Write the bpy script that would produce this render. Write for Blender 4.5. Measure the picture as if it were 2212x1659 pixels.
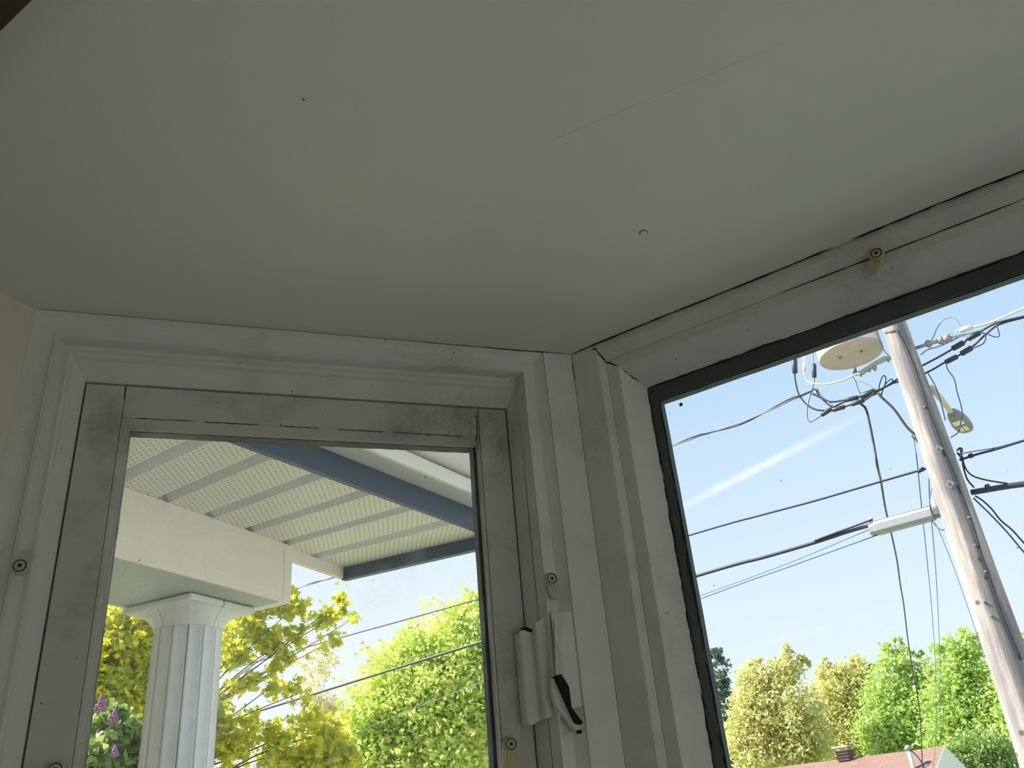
import bpy, bmesh, math, random
import numpy as np
from mathutils import Vector, Matrix

random.seed(7)
rng = np.random.default_rng(11)
for o in list(bpy.data.objects):
    bpy.data.objects.remove(o, do_unlink=True)
scene = bpy.context.scene
COL = scene.collection

# ------------------------------------------------------------------ camera
IW, IH, FPX = 2212.0, 1659.0, 1850.0
PITCH, ROLL = math.radians(27.55), math.radians(-5.348)
CAM = Vector((0.0, 0.0, 1.70))
_cp, _sp, _cr, _sr = math.cos(PITCH), math.sin(PITCH), math.cos(ROLL), math.sin(ROLL)
FWD = Vector((0, _cp, _sp))
_u0 = Vector((0, -_sp, _cp))
RIGHT = Vector((1, 0, 0)) * _cr + _u0 * _sr
UP = Vector((1, 0, 0)) * -_sr + _u0 * _cr
cam_data = bpy.data.cameras.new('camera')
cam_data.sensor_fit = 'HORIZONTAL'
cam_data.sensor_width = 36.0
cam_data.lens = FPX / IW * 36.0
cam_data.clip_start = 0.02
cam_data.clip_end = 500
cam = bpy.data.objects.new('camera', cam_data)
COL.objects.link(cam)
rm = Matrix((RIGHT, UP, -FWD)).transposed().to_4x4()
cam.matrix_world = Matrix.Translation(CAM) @ rm
scene.camera = cam


def ray(px, py):
    return (FWD * FPX + RIGHT * (px - IW / 2) - UP * (py - IH / 2)).normalized()


def on_z(px, py, z):                      # hit a horizontal plane at world height z
    d = ray(px, py)
    return CAM + d * ((z - CAM.z) / d.z)


def az_dir(az):
    a = math.radians(az)
    return Vector((math.sin(a), math.cos(a), 0))


def az_out(az):                           # normal to the left of the azimuth direction
    a = math.radians(az)
    return Vector((-math.cos(a), math.sin(a), 0))


def on_v(px, py, point, az, off=0.0):     # hit a vertical plane through point running along az
    n = az_out(az)
    d = ray(px, py)
    return CAM + d * (((point - CAM).dot(n) + off) / d.dot(n))


def at(px, py, dist):                     # point on the sight line at a horizontal distance
    d = ray(px, py)
    return CAM + d * (dist / math.hypot(d.x, d.y))


# ------------------------------------------------------------------ world, sun, exposure
SUN_AZ, SUN_EL = -82.0, 44.0
SUN_DIR = Vector((math.sin(math.radians(SUN_AZ)) * math.cos(math.radians(SUN_EL)),
                  math.cos(math.radians(SUN_AZ)) * math.cos(math.radians(SUN_EL)),
                  math.sin(math.radians(SUN_EL))))
world = bpy.data.worlds.new('world')
scene.world = world
world.use_nodes = True
wt = world.node_tree
wt.nodes.clear()


def wn(t, **k):
    n = wt.nodes.new(t)
    for a, b in k.items():
        setattr(n, a, b)
    return n


def wmath(op, a, b=None, clamp=False):
    n = wn('ShaderNodeMath', operation=op)
    n.use_clamp = clamp
    for i, v in enumerate((a, b)):
        if v is None:
            continue
        if isinstance(v, (int, float)):
            n.inputs[i].default_value = v
        else:
            wt.links.new(v, n.inputs[i])
    return n.outputs[0]


def wdot(vec):
    n = wn('ShaderNodeVectorMath', operation='DOT_PRODUCT')
    wt.links.new(wdirn, n.inputs[0])
    n.inputs[1].default_value = vec
    return n.outputs['Value']


wtc = wn('ShaderNodeTexCoord')
wdirn = wtc.outputs['Generated']
wsep = wn('ShaderNodeSeparateXYZ')
wt.links.new(wdirn, wsep.inputs[0])
wramp = wn('ShaderNodeValToRGB')
wt.links.new(wsep.outputs['Z'], wramp.inputs[0])
els = wramp.color_ramp.elements
els[0].position = 0.0
els[0].color = (0.92, 0.96, 0.99, 1)
els[1].position = 1.0
els[1].color = (0.26, 0.46, 0.82, 1)
for p, c in ((0.14, (0.84, 0.91, 0.95, 1)), (0.28, (0.71, 0.83, 0.93, 1)), (0.46, (0.52, 0.70, 0.90, 1))):
    e = els.new(p)
    e.color = c
# brighter, whiter sky towards the sun
glow = wmath('MULTIPLY', wmath('POWER', wmath('MAXIMUM', wdot(SUN_DIR), 0.0), 3.0), 0.45)
wglow = wn('ShaderNodeMixRGB')
wt.links.new(wmath('MINIMUM', glow, 0.9), wglow.inputs[0])
wt.links.new(wramp.outputs[0], wglow.inputs[1])
wglow.inputs[2].default_value = (1.25, 1.22, 1.15, 1)
sky = wglow.outputs[0]


def contrail(sky, a, b, half, strength, scale):
    ra, rb = ray(*a), ray(*b)
    n = ra.cross(rb).normalized()
    t = (rb - ra)
    t0, t1 = ra.dot(t), rb.dot(t)
    noise = wn('ShaderNodeTexNoise')
    noise.inputs['Scale'].default_value = scale
    noise.inputs['Detail'].default_value = 4
    wt.links.new(wdirn, noise.inputs['Vector'])
    across = wmath('ABSOLUTE', wdot(n))
    core = wmath('SUBTRACT', 1.0, wmath('DIVIDE', across, half), True)
    al = wdot(t)
    f = wmath('MULTIPLY', wmath('DIVIDE', wmath('SUBTRACT', al, t0), 0.25 * (t1 - t0), True),
              wmath('DIVIDE', wmath('SUBTRACT', t1, al), 0.55 * (t1 - t0), True))
    m = wmath('MULTIPLY', wmath('MULTIPLY', core, f), wmath('MULTIPLY', noise.outputs[0], strength), True)
    mx = wn('ShaderNodeMixRGB')
    wt.links.new(m, mx.inputs[0])
    wt.links.new(sky, mx.inputs[1])
    mx.inputs[2].default_value = (0.95, 0.97, 0.98, 1)
    return mx.outputs[0]


sky = contrail(sky, (1440, 1112), (1885, 885), 0.0062, 2.3, 80)
sky = contrail(sky, (1540, 1420), (1960, 1310), 0.005, 0.8, 30)
wbg = wn('ShaderNodeBackground')
wt.links.new(sky, wbg.inputs[0])
wbg.inputs[1].default_value = 0.76
wout = wn('ShaderNodeOutputWorld')
wt.links.new(wbg.outputs[0], wout.inputs[0])

sun_data = bpy.data.lights.new('sun', 'SUN')
sun_data.energy = 8.3
sun_data.angle = math.radians(0.55)
sun_data.color = (1.0, 0.91, 0.80)
sun = bpy.data.objects.new('sun', sun_data)
COL.objects.link(sun)
sun.rotation_euler = SUN_DIR.to_track_quat('Z', 'Y').to_euler()

scene.view_settings.view_transform = 'Standard'
scene.view_settings.look = 'None'
scene.view_settings.gamma = 1.0
scene.view_settings.use_curve_mapping = False
scene.view_settings.exposure = 0.65

# ------------------------------------------------------------------ materials
MATS = {}


def new_mat(name):
    m = bpy.data.materials.new(name)
    m.use_nodes = True
    nt = m.node_tree
    nt.nodes.clear()
    out = nt.nodes.new('ShaderNodeOutputMaterial')
    MATS[name] = m
    return m, nt, out


class NT:
    """small helper around a node tree"""
    def __init__(self, nt):
        self.nt = nt

    def n(self, t, ins=None, **k):
        nd = self.nt.nodes.new(t)
        for a, b in k.items():
            setattr(nd, a, b)
        for key, v in (ins or {}).items():
            self.set(nd.inputs[key], v)
        return nd

    def set(self, sock, v):
        if hasattr(v, 'is_output'):
            self.nt.links.new(v, sock)
        else:
            sock.default_value = v

    def math(self, op, a, b=0.0, clamp=False):
        nd = self.nt.nodes.new('ShaderNodeMath')
        nd.operation = op
        nd.use_clamp = clamp
        self.set(nd.inputs[0], a)
        self.set(nd.inputs[1], b)
        return nd.outputs[0]

    def mix(self, f, a, b, blend='MIX'):
        nd = self.nt.nodes.new('ShaderNodeMixRGB')
        nd.blend_type = blend
        self.set(nd.inputs[0], f)
        self.set(nd.inputs[1], a)
        self.set(nd.inputs[2], b)
        return nd.outputs[0]

    def step(self, v, lo, hi):
        nd = self.nt.nodes.new('ShaderNodeMapRange')
        nd.clamp = True
        self.set(nd.inputs[0], v)
        nd.inputs[1].default_value = lo
        nd.inputs[2].default_value = hi
        return nd.outputs[0]

    def noise(self, vec, scale, detail=3, rough=0.5):
        nd = self.n('ShaderNodeTexNoise', {'Scale': scale, 'Detail': detail, 'Roughness': rough})
        if vec is not None:
            self.nt.links.new(vec, nd.inputs['Vector'])
        return nd.outputs[0]


def col4(c):
    return (c[0], c[1], c[2], 1.0)


def paint_mat(name, base, warm=None, chips=0.0, grime=0.0, chip_col=(0.03, 0.02, 0.015), rough=0.5, bump=0.25, mottling=0.12, scale=1.0):
    m, nt, out = new_mat(name)
    N = NT(nt)
    geo = N.n('ShaderNodeNewGeometry').outputs['Position']
    big = N.noise(geo, 3.2 * scale, 3)
    mid = N.noise(geo, 38 * scale, 4)
    fine = N.noise(geo, 420 * scale, 3)
    c = N.mix(N.step(big, 0.3, 0.7), col4(base), col4(warm or [x * 0.92 for x in base]))
    c = N.mix(N.math('MULTIPLY', N.step(mid, 0.25, 0.75), mottling), c, col4([x * 0.55 for x in base]))
    if grime:
        gm = N.step(N.noise(geo, 7.5 * scale, 5, 0.62), 0.50, 0.72)
        gs = N.step(N.noise(geo, 160 * scale, 3), 0.3, 0.6)
        c = N.mix(N.math('MULTIPLY', N.math('MULTIPLY', gm, N.math('ADD', N.math('MULTIPLY', gs, .5), .5)), grime), c, (0.10, 0.095, 0.085, 1))
    if chips:
        vor = N.n('ShaderNodeTexVoronoi', {'Vector': geo, 'Scale': 80 * scale}, feature='F1')
        sep = N.n('ShaderNodeSeparateColor', {0: vor.outputs['Color']})
        dot = N.step(N.math('ADD', vor.outputs['Distance'], N.math('MULTIPLY', fine, 0.22)), 0.20, 0.15)
        keep = N.step(sep.outputs[0], 1 - chips, 1 - chips + 0.01)
        mask = N.math('MULTIPLY', dot, keep)
        c = N.mix(mask, c, N.mix(N.step(sep.outputs[1], 0.6, 0.7), col4(chip_col), (0.14, 0.055, 0.02, 1)))
    hgt = N.math('ADD', N.math('MULTIPLY', mid, 0.7), N.math('MULTIPLY', fine, 0.3))
    bmp = N.n('ShaderNodeBump', {'Strength': bump, 'Distance': 0.002, 'Height': hgt})
    bs = N.n('ShaderNodeBsdfPrincipled', {'Base Color': c, 'Roughness': rough, 'Normal': bmp.outputs[0]})
    nt.links.new(bs.outputs[0], out.inputs[0])
    return m


def plain_mat(name, base, rough=0.6, metal=0.0, var=0.15, scale=20.0, bump=0.1, dist=0.003):
    m, nt, out = new_mat(name)
    N = NT(nt)
    oc = N.n('ShaderNodeTexCoord').outputs['Object']
    nz = N.noise(oc, scale, 4)
    c = N.mix(N.math('MULTIPLY', N.step(nz, 0.3, 0.7), var), col4(base), col4([x * 0.4 for x in base]))
    bmp = N.n('ShaderNodeBump', {'Strength': bump, 'Distance': dist, 'Height': nz})
    bs = N.n('ShaderNodeBsdfPrincipled', {'Base Color': c, 'Roughness': rough, 'Metallic': metal, 'Normal': bmp.outputs[0]})
    nt.links.new(bs.outputs[0], out.inputs[0])
    return m


def leaf_mat(name, cols, trans=0.5):
    m, nt, out = new_mat(name)
    N = NT(nt)
    rnd = N.n('ShaderNodeNewGeometry').outputs['Random Per Island']
    rp = N.n('ShaderNodeValToRGB', {0: rnd})
    e = rp.color_ramp.elements
    e[0].color = col4(cols[0])
    e[1].color = col4(cols[-1])
    for i, c in enumerate(cols[1:-1]):
        x = e.new((i + 1) / (len(cols) - 1))
        x.color = col4(c)
    d = N.n('ShaderNodeBsdfDiffuse', {'Color': rp.outputs[0]})
    t = N.n('ShaderNodeBsdfTranslucent', {'Color': rp.outputs[0]})
    g = N.n('ShaderNodeBsdfGlossy', {'Roughness': 0.45, 'Color': (1, 1, 1, 1)})
    mx = N.n('ShaderNodeMixShader', {0: trans, 1: d.outputs[0], 2: t.outputs[0]})
    mx2 = N.n('ShaderNodeMixShader', {0: 0.04, 1: mx.outputs[0], 2: g.outputs[0]})
    nt.links.new(mx2.outputs[0], out.inputs[0])
    return m


def glass_mat(name, dust, tint, spot_density):
    """clear pane: mostly see-through, mirror reflection at grazing angles, film of dust, smears and specks"""
    m, nt, out = new_mat(name)
    N = NT(nt)
    oc = N.n('ShaderNodeTexCoord').outputs['Object']
    tr = N.n('ShaderNodeBsdfTransparent', {0: col4(tint)})
    gl = N.n('ShaderNodeBsdfGlossy', {'Roughness': 0.02, 'Color': (1, 1, 1, 1)})
    fr = N.n('ShaderNodeFresnel', {0: 1.5})
    a = N.n('ShaderNodeMixShader', {0: fr.outputs[0], 1: tr.outputs[0], 2: gl.outputs[0]})
    smear = N.step(N.noise(oc, 9, 5, 0.6), 0.52, 0.75)
    grit = N.step(N.noise(oc, 420, 2), 0.55, 0.75)
    film = N.math('ADD', N.math('MULTIPLY', N.math('MULTIPLY', smear, N.math('ADD', grit, 0.35)), dust * 2.2), dust * 0.15)
    dd = N.n('ShaderNodeBsdfTranslucent', {0: (0.93, 0.96, 1.0, 1)})
    b = N.n('ShaderNodeMixShader', {0: film, 1: a.outputs[0], 2: dd.outputs[0]})
    vor = N.n('ShaderNodeTexVoronoi', {'Vector': oc, 'Scale': 75.0}, feature='F1')
    sep = N.n('ShaderNodeSeparateColor', {0: vor.outputs['Color']})
    dot = N.math('MULTIPLY', N.step(vor.outputs['Distance'], 0.075, 0.05),
                 N.step(sep.outputs[0], 1 - spot_density, 1 - spot_density + 0.01))
    dk = N.n('ShaderNodeBsdfDiffuse', {0: (0.03, 0.04, 0.06, 1)})
    c = N.n('ShaderNodeMixShader', {0: N.math('MULTIPLY', dot, 0.85), 1: b.outputs[0], 2: dk.outputs[0]})
    nt.links.new(c.outputs[0], out.inputs[0])
    return m


paint_mat('ceiling_paint', (0.81, 0.825, 0.75), (0.81, 0.81, 0.735), rough=0.55, bump=0.18, mottling=0.05)
paint_mat('wall_paint', (0.82, 0.75, 0.66), rough=0.6, bump=0.2, mottling=0.05)
paint_mat('trim_paint', (0.80, 0.775, 0.745), (0.77, 0.76, 0.74), chips=0.10, grime=0.28, rough=0.42, bump=0.3, mottling=0.10)
paint_mat('sash_paint', (0.67, 0.64, 0.61), (0.60, 0.585, 0.57), chips=0.12, grime=0.6, rough=0.5, bump=0.3, mottling=0.14)
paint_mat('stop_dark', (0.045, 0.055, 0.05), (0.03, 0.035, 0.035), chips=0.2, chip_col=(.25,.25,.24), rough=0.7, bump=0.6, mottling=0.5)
paint_mat('putty', (0.11, 0.12, 0.125), (0.055, 0.06, 0.065), chips=0.25, rough=0.7, bump=0.6, mottling=0.5)
paint_mat('clip_plastic', (0.60, 0.58, 0.52), chips=0.02, rough=0.4, bump=0.15)
paint_mat('clip_yellowed', (0.62, 0.55, 0.36), rough=0.4, bump=0.15)
plain_mat('dark_gap', (0.012, 0.012, 0.012), rough=0.9)
plain_mat('rust_stain', (0.13, 0.075, 0.03), rough=0.9, scale=90, var=0.7)
plain_mat('nail_stain', (0.34, 0.27, 0.18), rough=.8)
plain_mat('dark_wood', (0.06, 0.035, 0.02), rough=0.5)
plain_mat('screw_metal', (0.30, 0.30, 0.28), rough=0.4, metal=0.6)
glass_mat('glass_dusty', 0.10, (0.985, 0.99, 0.99), 0.05)
glass_mat('glass_clear', 0.012, (0.93, 0.965, 0.985), 0.035)
plain_mat('floor_wood', (0.60, 0.56, 0.50), rough=0.4, scale=6)
plain_mat('siding', (0.74, 0.74, 0.72), rough=0.6)
plain_mat('porch_white', (0.86, 0.78, 0.71), rough=0.55, var=0.08, scale=14)
plain_mat('underside_shade', (0.44, 0.48, 0.46), rough=0.55, var=0.1)  # beam white darkened: the underside's shade is put into its colour
plain_mat('column_white', (0.76, 0.78, 0.82), rough=0.6, var=0.14, scale=30, bump=0.25)
plain_mat('capital_white', (0.78, 0.79, 0.76), rough=0.65, var=0.16, scale=18, bump=0.3)
plain_mat('fascia_navy', (0.02, 0.055, 0.12), rough=0.45, var=0.5, scale=60)
plain_mat('gutter_white', (0.82, 0.82, 0.82), rough=0.4, var=0.05)
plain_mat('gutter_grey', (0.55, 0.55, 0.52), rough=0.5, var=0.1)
plain_mat('cable_black', (0.025, 0.03, 0.045), rough=0.5)
plain_mat('cable_blue', (0.06, 0.13, 0.26), rough=0.5)
plain_mat('cable_grey', (0.30, 0.28, 0.27), rough=0.45)
plain_mat('cable_white', (0.78, 0.72, 0.66), rough=0.4)
plain_mat('steel', (0.42, 0.42, 0.43), rough=0.45, metal=0.5)
plain_mat('tank_grey', (0.72, 0.70, 0.68), rough=0.45, var=0.08)
plain_mat('tank_bottom', (0.56, 0.45, 0.42), rough=0.55, var=0.3, scale=9)
plain_mat('lamp_arm', (0.62, 0.54, 0.38), rough=0.5)
plain_mat('lamp_head', (0.16, 0.17, 0.20), rough=0.4)
plain_mat('lamp_lens', (0.75, 0.66, 0.50), rough=0.25)
plain_mat('enclosure_grey', (0.33, 0.33, 0.35), rough=0.45, var=0.1)
plain_mat('bark', (0.13, 0.10, 0.075), rough=0.9, scale=14, var=0.6, bump=0.8)
plain_mat('bark_pale', (0.42, 0.38, 0.33), rough=0.9, scale=14, var=0.4)
plain_mat('gable_white', (0.86, 0.84, 0.80), rough=0.6, var=0.04)
plain_mat('vent_brown', (0.12, 0.075, 0.07), rough=0.6)
plain_mat('lilac', (0.42, 0.16, 0.36), rough=0.7)
plain_mat('concrete', (0.50, 0.50, 0.51), rough=0.9, scale=3, var=.1)
plain_mat('asphalt', (0.30, 0.29, 0.28), rough=0.9, scale=8)
plain_mat('porch_floor', (0.22, 0.22, 0.21), rough=0.8, scale=6)

m, nt, out = new_mat('grass')
N = NT(nt)
pos = N.n('ShaderNodeNewGeometry').outputs['Position']
c = N.mix(N.step(N.noise(pos, 1.3, 6), 0.35, 0.65), (0.18, 0.23, 0.08, 1), (0.30, 0.33, 0.15, 1))
bs = N.n('ShaderNodeBsdfPrincipled', {'Base Color': c, 'Roughness': 0.95})
nt.links.new(bs.outputs[0], out.inputs[0])

m, nt, out = new_mat('soffit_vented')      # rows of small punched holes, staggered
N = NT(nt)
oc = N.n('ShaderNodeTexCoord').outputs['Object']
sep = N.n('ShaderNodeSeparateXYZ', {0: oc})
PIT = 0.0145
row = N.math('FLOOR', N.math('DIVIDE', sep.outputs[1], PIT))
odd = N.math('MULTIPLY', N.math('MODULO', N.math('ABSOLUTE', row), 2.0), 0.5)
fx = N.math('SUBTRACT', N.math('FRACT', N.math('ADD', N.math('DIVIDE', sep.outputs[0], PIT * 1.5), odd)), 0.5)
fy = N.math('SUBTRACT', N.math('FRACT', N.math('DIVIDE', sep.outputs[1], PIT)), 0.5)
fx = N.math('MULTIPLY', fx, 1.5)
rad = N.math('SQRT', N.math('ADD', N.math('MULTIPLY', fx, fx), N.math('MULTIPLY', fy, fy)))
hole = N.step(rad, 0.24, 0.16)
c = N.mix(hole, (0.74, 0.72, 0.63, 1), (0.10, 0.12, 0.12, 1))
bs = N.n('ShaderNodeBsdfPrincipled', {'Base Color': c, 'Roughness': 0.5})
nt.links.new(bs.outputs[0], out.inputs[0])
plain_mat('soffit_plain', (0.66, 0.68, 0.66), rough=0.5, var=0.08)

m, nt, out = new_mat('pole_wood')
N = NT(nt)
oc = N.n('ShaderNodeTexCoord').outputs['Object']
mp = N.n('ShaderNodeMapping', {0: oc})
mp.inputs['Scale'].default_value = (14, 14, 0.7)
grain = N.noise(mp.outputs[0], 2.2, 6, 0.65)
mp2 = N.n('ShaderNodeMapping', {0: oc})
mp2.inputs['Scale'].default_value = (3.0, 3.0, 0.55)
stain = N.noise(mp2.outputs[0], 1.7, 4, 0.6)
c = N.mix(N.step(grain, 0.35, 0.68), (0.52, 0.44, 0.40, 1), (0.30, 0.26, 0.245, 1))
c = N.mix(N.math('MULTIPLY', N.step(stain, 0.46, 0.6), 0.75), c, (0.20, 0.18, 0.20, 1))
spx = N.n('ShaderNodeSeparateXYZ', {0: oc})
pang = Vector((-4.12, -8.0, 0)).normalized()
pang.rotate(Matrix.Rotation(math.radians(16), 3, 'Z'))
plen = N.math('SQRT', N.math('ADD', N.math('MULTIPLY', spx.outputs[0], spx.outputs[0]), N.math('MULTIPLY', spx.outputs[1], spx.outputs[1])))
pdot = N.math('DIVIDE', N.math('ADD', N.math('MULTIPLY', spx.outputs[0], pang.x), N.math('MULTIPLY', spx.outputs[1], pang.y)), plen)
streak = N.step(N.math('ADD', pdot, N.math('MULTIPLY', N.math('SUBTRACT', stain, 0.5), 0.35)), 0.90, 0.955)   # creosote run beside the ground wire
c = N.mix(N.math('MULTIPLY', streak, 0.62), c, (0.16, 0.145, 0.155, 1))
vor = N.n('ShaderNodeTexVoronoi', {'Vector': oc, 'Scale': 7.0})
sp = N.n('ShaderNodeSeparateColor', {0: vor.outputs['Color']})
kn = N.math('MULTIPLY', N.step(vor.outputs['Distance'], 0.22, 0.12), N.step(sp.outputs[0], 0.72, 0.74))
c = N.mix(kn, c, (0.13, 0.09, 0.07, 1))
bmp = N.n('ShaderNodeBump', {'Strength': 0.7, 'Distance': 0.01, 'Height': grain})
bs = N.n('ShaderNodeBsdfPrincipled', {'Base Color': c, 'Roughness': 0.9, 'Normal': bmp.outputs[0]})
nt.links.new(bs.outputs[0], out.inputs[0])

m, nt, out = new_mat('shingles')
N = NT(nt)
oc = N.n('ShaderNodeTexCoord').outputs['Object']
br = N.n('ShaderNodeTexBrick', {'Vector': oc, 'Color1': (0.28, 0.165, 0.13, 1), 'Color2': (0.23, 0.135, 0.105, 1),
                               'Mortar': (0.19, 0.11, 0.09, 1), 'Scale': 1.0, 'Mortar Size': 0.012,
                               'Brick Width': 0.34, 'Row Height': 0.15})
nz = N.noise(oc, 3.0, 4)
c = N.mix(N.math('MULTIPLY', N.step(nz, 0.4, 0.7), 0.25), br.outputs[0], (0.24, 0.15, 0.12, 1))
bs = N.n('ShaderNodeBsdfPrincipled', {'Base Color': c, 'Roughness': 0.9})
nt.links.new(bs.outputs[0], out.inputs[0])

leaf_mat('leaf_maple', [(0.80, 0.76, 0.03), (0.88, 0.80, 0.04), (0.62, 0.68, 0.06), (0.36, 0.50, 0.07)], 0.6)
leaf_mat('leaf_bright', [(0.72, 0.82, 0.18), (0.86, 0.88, 0.28), (0.48, 0.66, 0.15), (0.64, 0.78, 0.18)], 0.5)
leaf_mat('leaf_pale', [(0.80, 0.72, 0.40), (0.82, 0.78, 0.46), (0.66, 0.64, 0.34)], 0.5)
leaf_mat('leaf_yellow', [(0.84, 0.77, 0.32), (0.88, 0.83, 0.42), (0.54, 0.57, 0.20), (0.70, 0.68, 0.27)], 0.4)
leaf_mat('leaf_green', [(0.55, 0.70, 0.18), (0.68, 0.82, 0.25), (0.36, 0.54, 0.14), (0.56, 0.70, 0.20)], 0.4)
leaf_mat('leaf_dark', [(0.22, 0.38, 0.08), (0.34, 0.50, 0.13), (0.17, 0.31, 0.07), (0.56, 0.62, 0.17)], 0.35)
leaf_mat('leaf_spruce', [(0.10, 0.16, 0.13), (0.16, 0.24, 0.18)], 0.15)


# ------------------------------------------------------------------ object helpers
def tag(o, label=None, cat=None, group=None, kind=None):
    if label:
        o['label'] = label
    if cat:
        o['category'] = cat
    if group:
        o['group'] = group
    if kind:
        o['kind'] = kind
    return o


def empty(name, loc=(0, 0, 0)):
    o = bpy.data.objects.new(name, None)
    o.empty_display_size = 0.1
    COL.objects.link(o)
    o.location = loc
    return o


class MB:
    def __init__(self):
        self.v, self.f, self.smooth = [], [], []

    def add(self, verts, faces, smooth=False):
        b = len(self.v)
        self.v += [Vector(p) for p in verts]
        self.f += [tuple(i + b for i in f) for f in faces]
        self.smooth += [smooth] * len(faces)
        return self

    def box(self, o, ax, ay, az):
        """box from corner o spanned by three edge vectors"""
        o, ax, ay, az = map(Vector, (o, ax, ay, az))
        p = [o, o + ax, o + ax + ay, o + ay]
        p += [q + az for q in p]
        fs = [(0, 3, 2, 1), (4, 5, 6, 7), (0, 1, 5, 4), (1, 2, 6, 5), (2, 3, 7, 6), (3, 0, 4, 7)]
        if ax.cross(ay).dot(az) < 0:
            fs = [tuple(reversed(f)) for f in fs]
        return self.add(p, fs)

    def prism(self, pts, ext):
        """polygon pts extruded by vector ext"""
        pts = [Vector(p) for p in pts]
        n = len(pts)
        ext = Vector(ext)
        return self.add(pts + [p + ext for p in pts],
                        [tuple(reversed(range(n))), tuple(range(n, 2 * n))] +
                        [(i, (i + 1) % n, n + (i + 1) % n, n + i) for i in range(n)])

    def tube(self, pts, r, sides=6, caps=True):
        pts = [Vector(p) for p in pts]
        n = len(pts)
        rs = r if isinstance(r, (list, tuple)) else [r] * n
        t0 = (pts[1] - pts[0]).normalized()
        ref = Vector((0, 0, 1)) if abs(t0.z) < 0.9 else Vector((1, 0, 0))
        vs, fs = [], []
        nrm = None
        for i, p in enumerate(pts):
            t = (pts[min(i + 1, n - 1)] - pts[max(i - 1, 0)])
            t = t.normalized() if t.length > 1e-9 else t0
            if nrm is None:
                nrm = (ref - t * ref.dot(t)).normalized()
            else:
                nrm = (nrm - t * nrm.dot(t))
                nrm = nrm.normalized() if nrm.length > 1e-6 else (ref - t * ref.dot(t)).normalized()
            b = t.cross(nrm)
            for k in range(sides):
                a = 2 * math.pi * k / sides
                vs.append(p + (nrm * math.cos(a) + b * math.sin(a)) * rs[i])
        for i in range(n - 1):
            for k in range(sides):
                k2 = (k + 1) % sides
                fs.append((i * sides + k, i * sides + k2, (i + 1) * sides + k2, (i + 1) * sides + k))
        self.add(vs, fs, True)
        if caps:
            b = len(self.v) - len(vs)
            self.f.append(tuple(b + k for k in reversed(range(sides))))
            self.f.append(tuple(b + (n - 1) * sides + k for k in range(sides)))
            self.smooth += [False, False]
        return self

    def build(self, name, mat, parent=None, origin=None, fix=True):
        org = Vector(origin) if origin is not None else (parent.matrix_basis.translation.copy() if parent else Vector((0, 0, 0)))
        me = bpy.data.meshes.new(name)
        me.from_pydata([tuple(p - org) for p in self.v], [], self.f)
        for p, s in zip(me.polygons, self.smooth):
            p.use_smooth = s
        me.materials.append(MATS[mat])
        if fix:
            bm = bmesh.new()
            bm.from_mesh(me)
            bmesh.ops.recalc_face_normals(bm, faces=bm.faces)
            bm.to_mesh(me)
            bm.free()
        o = bpy.data.objects.new(name, me)
        COL.objects.link(o)
        if parent is not None:
            o.parent = parent
            loc = org - world_loc(parent)
            o.location = loc
        else:
            o.location = org
        return o


def world_loc(o):
    p = Vector((0, 0, 0))
    while o is not None:
        p = p + o.location
        o = o.parent
    return p


def smooth_path(pts, per=6):
    pts = [Vector(p) for p in pts]
    if len(pts) < 3:
        return [pts[0].lerp(pts[-1], i / 8) for i in range(9)]
    out = []
    P = [pts[0] * 2 - pts[1]] + pts + [pts[-1] * 2 - pts[-2]]
    for i in range(1, len(P) - 2):
        a, b, c, d = P[i - 1], P[i], P[i + 1], P[i + 2]
        for k in range(per):
            t = k / per
            out.append(0.5 * ((2 * b) + (c - a) * t + (2 * a - 5 * b + 4 * c - d) * t * t + (3 * b - a - 3 * c + d) * t ** 3))
    out.append(pts[-1])
    return out


# ------------------------------------------------------------------ room shell
ZC = CAM.z + 0.60                       # ceiling
GZ = -0.75                              # ground outside
AZL, AZR, AZW, AZB = 70.0, 122.5, 24.5, 24.0
A = on_z(1232, 766, ZC)                 # corner of the two window walls at the ceiling
uL, nL = az_dir(AZL), az_out(AZL)
uR, nR = az_dir(AZR), az_out(AZR)
C = A + uL * -0.690                     # corner of left window wall and solid return
uW, nW = az_dir(AZW), az_out(AZW)
LEN_R = 1.95
E2 = A + uR * LEN_R                     # far corner of the big window wall
AZ3 = 175.0
u3, n3 = az_dir(AZ3), az_out(AZ3)
F2 = E2 + u3 * 0.690
AZ4 = 220.5
u4, n4 = az_dir(AZ4), az_out(AZ4)
D = C - uW * 0.30                       # bay opening, near ends of the returns
G2 = F2 + u4 * 0.30
Z0 = -0.02
HB = 4.6                                # outer height of the walls


def wall_slab(mb, p0, u, n, a, b, z0, z1, d0=0.0, d1=0.13):
    """vertical slab along u from a to b, depth d0..d1 outwards"""
    o = Vector((p0.x, p0.y, z0)) + u * a + n * d0
    mb.box(o, u * (b - a), n * (d1 - d0), Vector((0, 0, z1 - z0)))


def wall_with_hole(name, p0, u, n, a, b, ha, hb, z0, hz0, hz1, z1, mat, label, d1=0.13):
    mb = MB()
    if ha > a:
        wall_slab(mb, p0, u, n, a, ha, z0, z1, 0, d1)
    if b > hb:
        wall_slab(mb, p0, u, n, hb, b, z0, z1, 0, d1)
    wall_slab(mb, p0, u, n, ha, hb, z0, hz0, 0, d1)
    if z1 > hz1:
        wall_slab(mb, p0, u, n, ha, hb, hz1, z1, 0, d1)
    o = mb.build(name, mat)
    return tag(o, label, 'wall', kind='structure')


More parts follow.
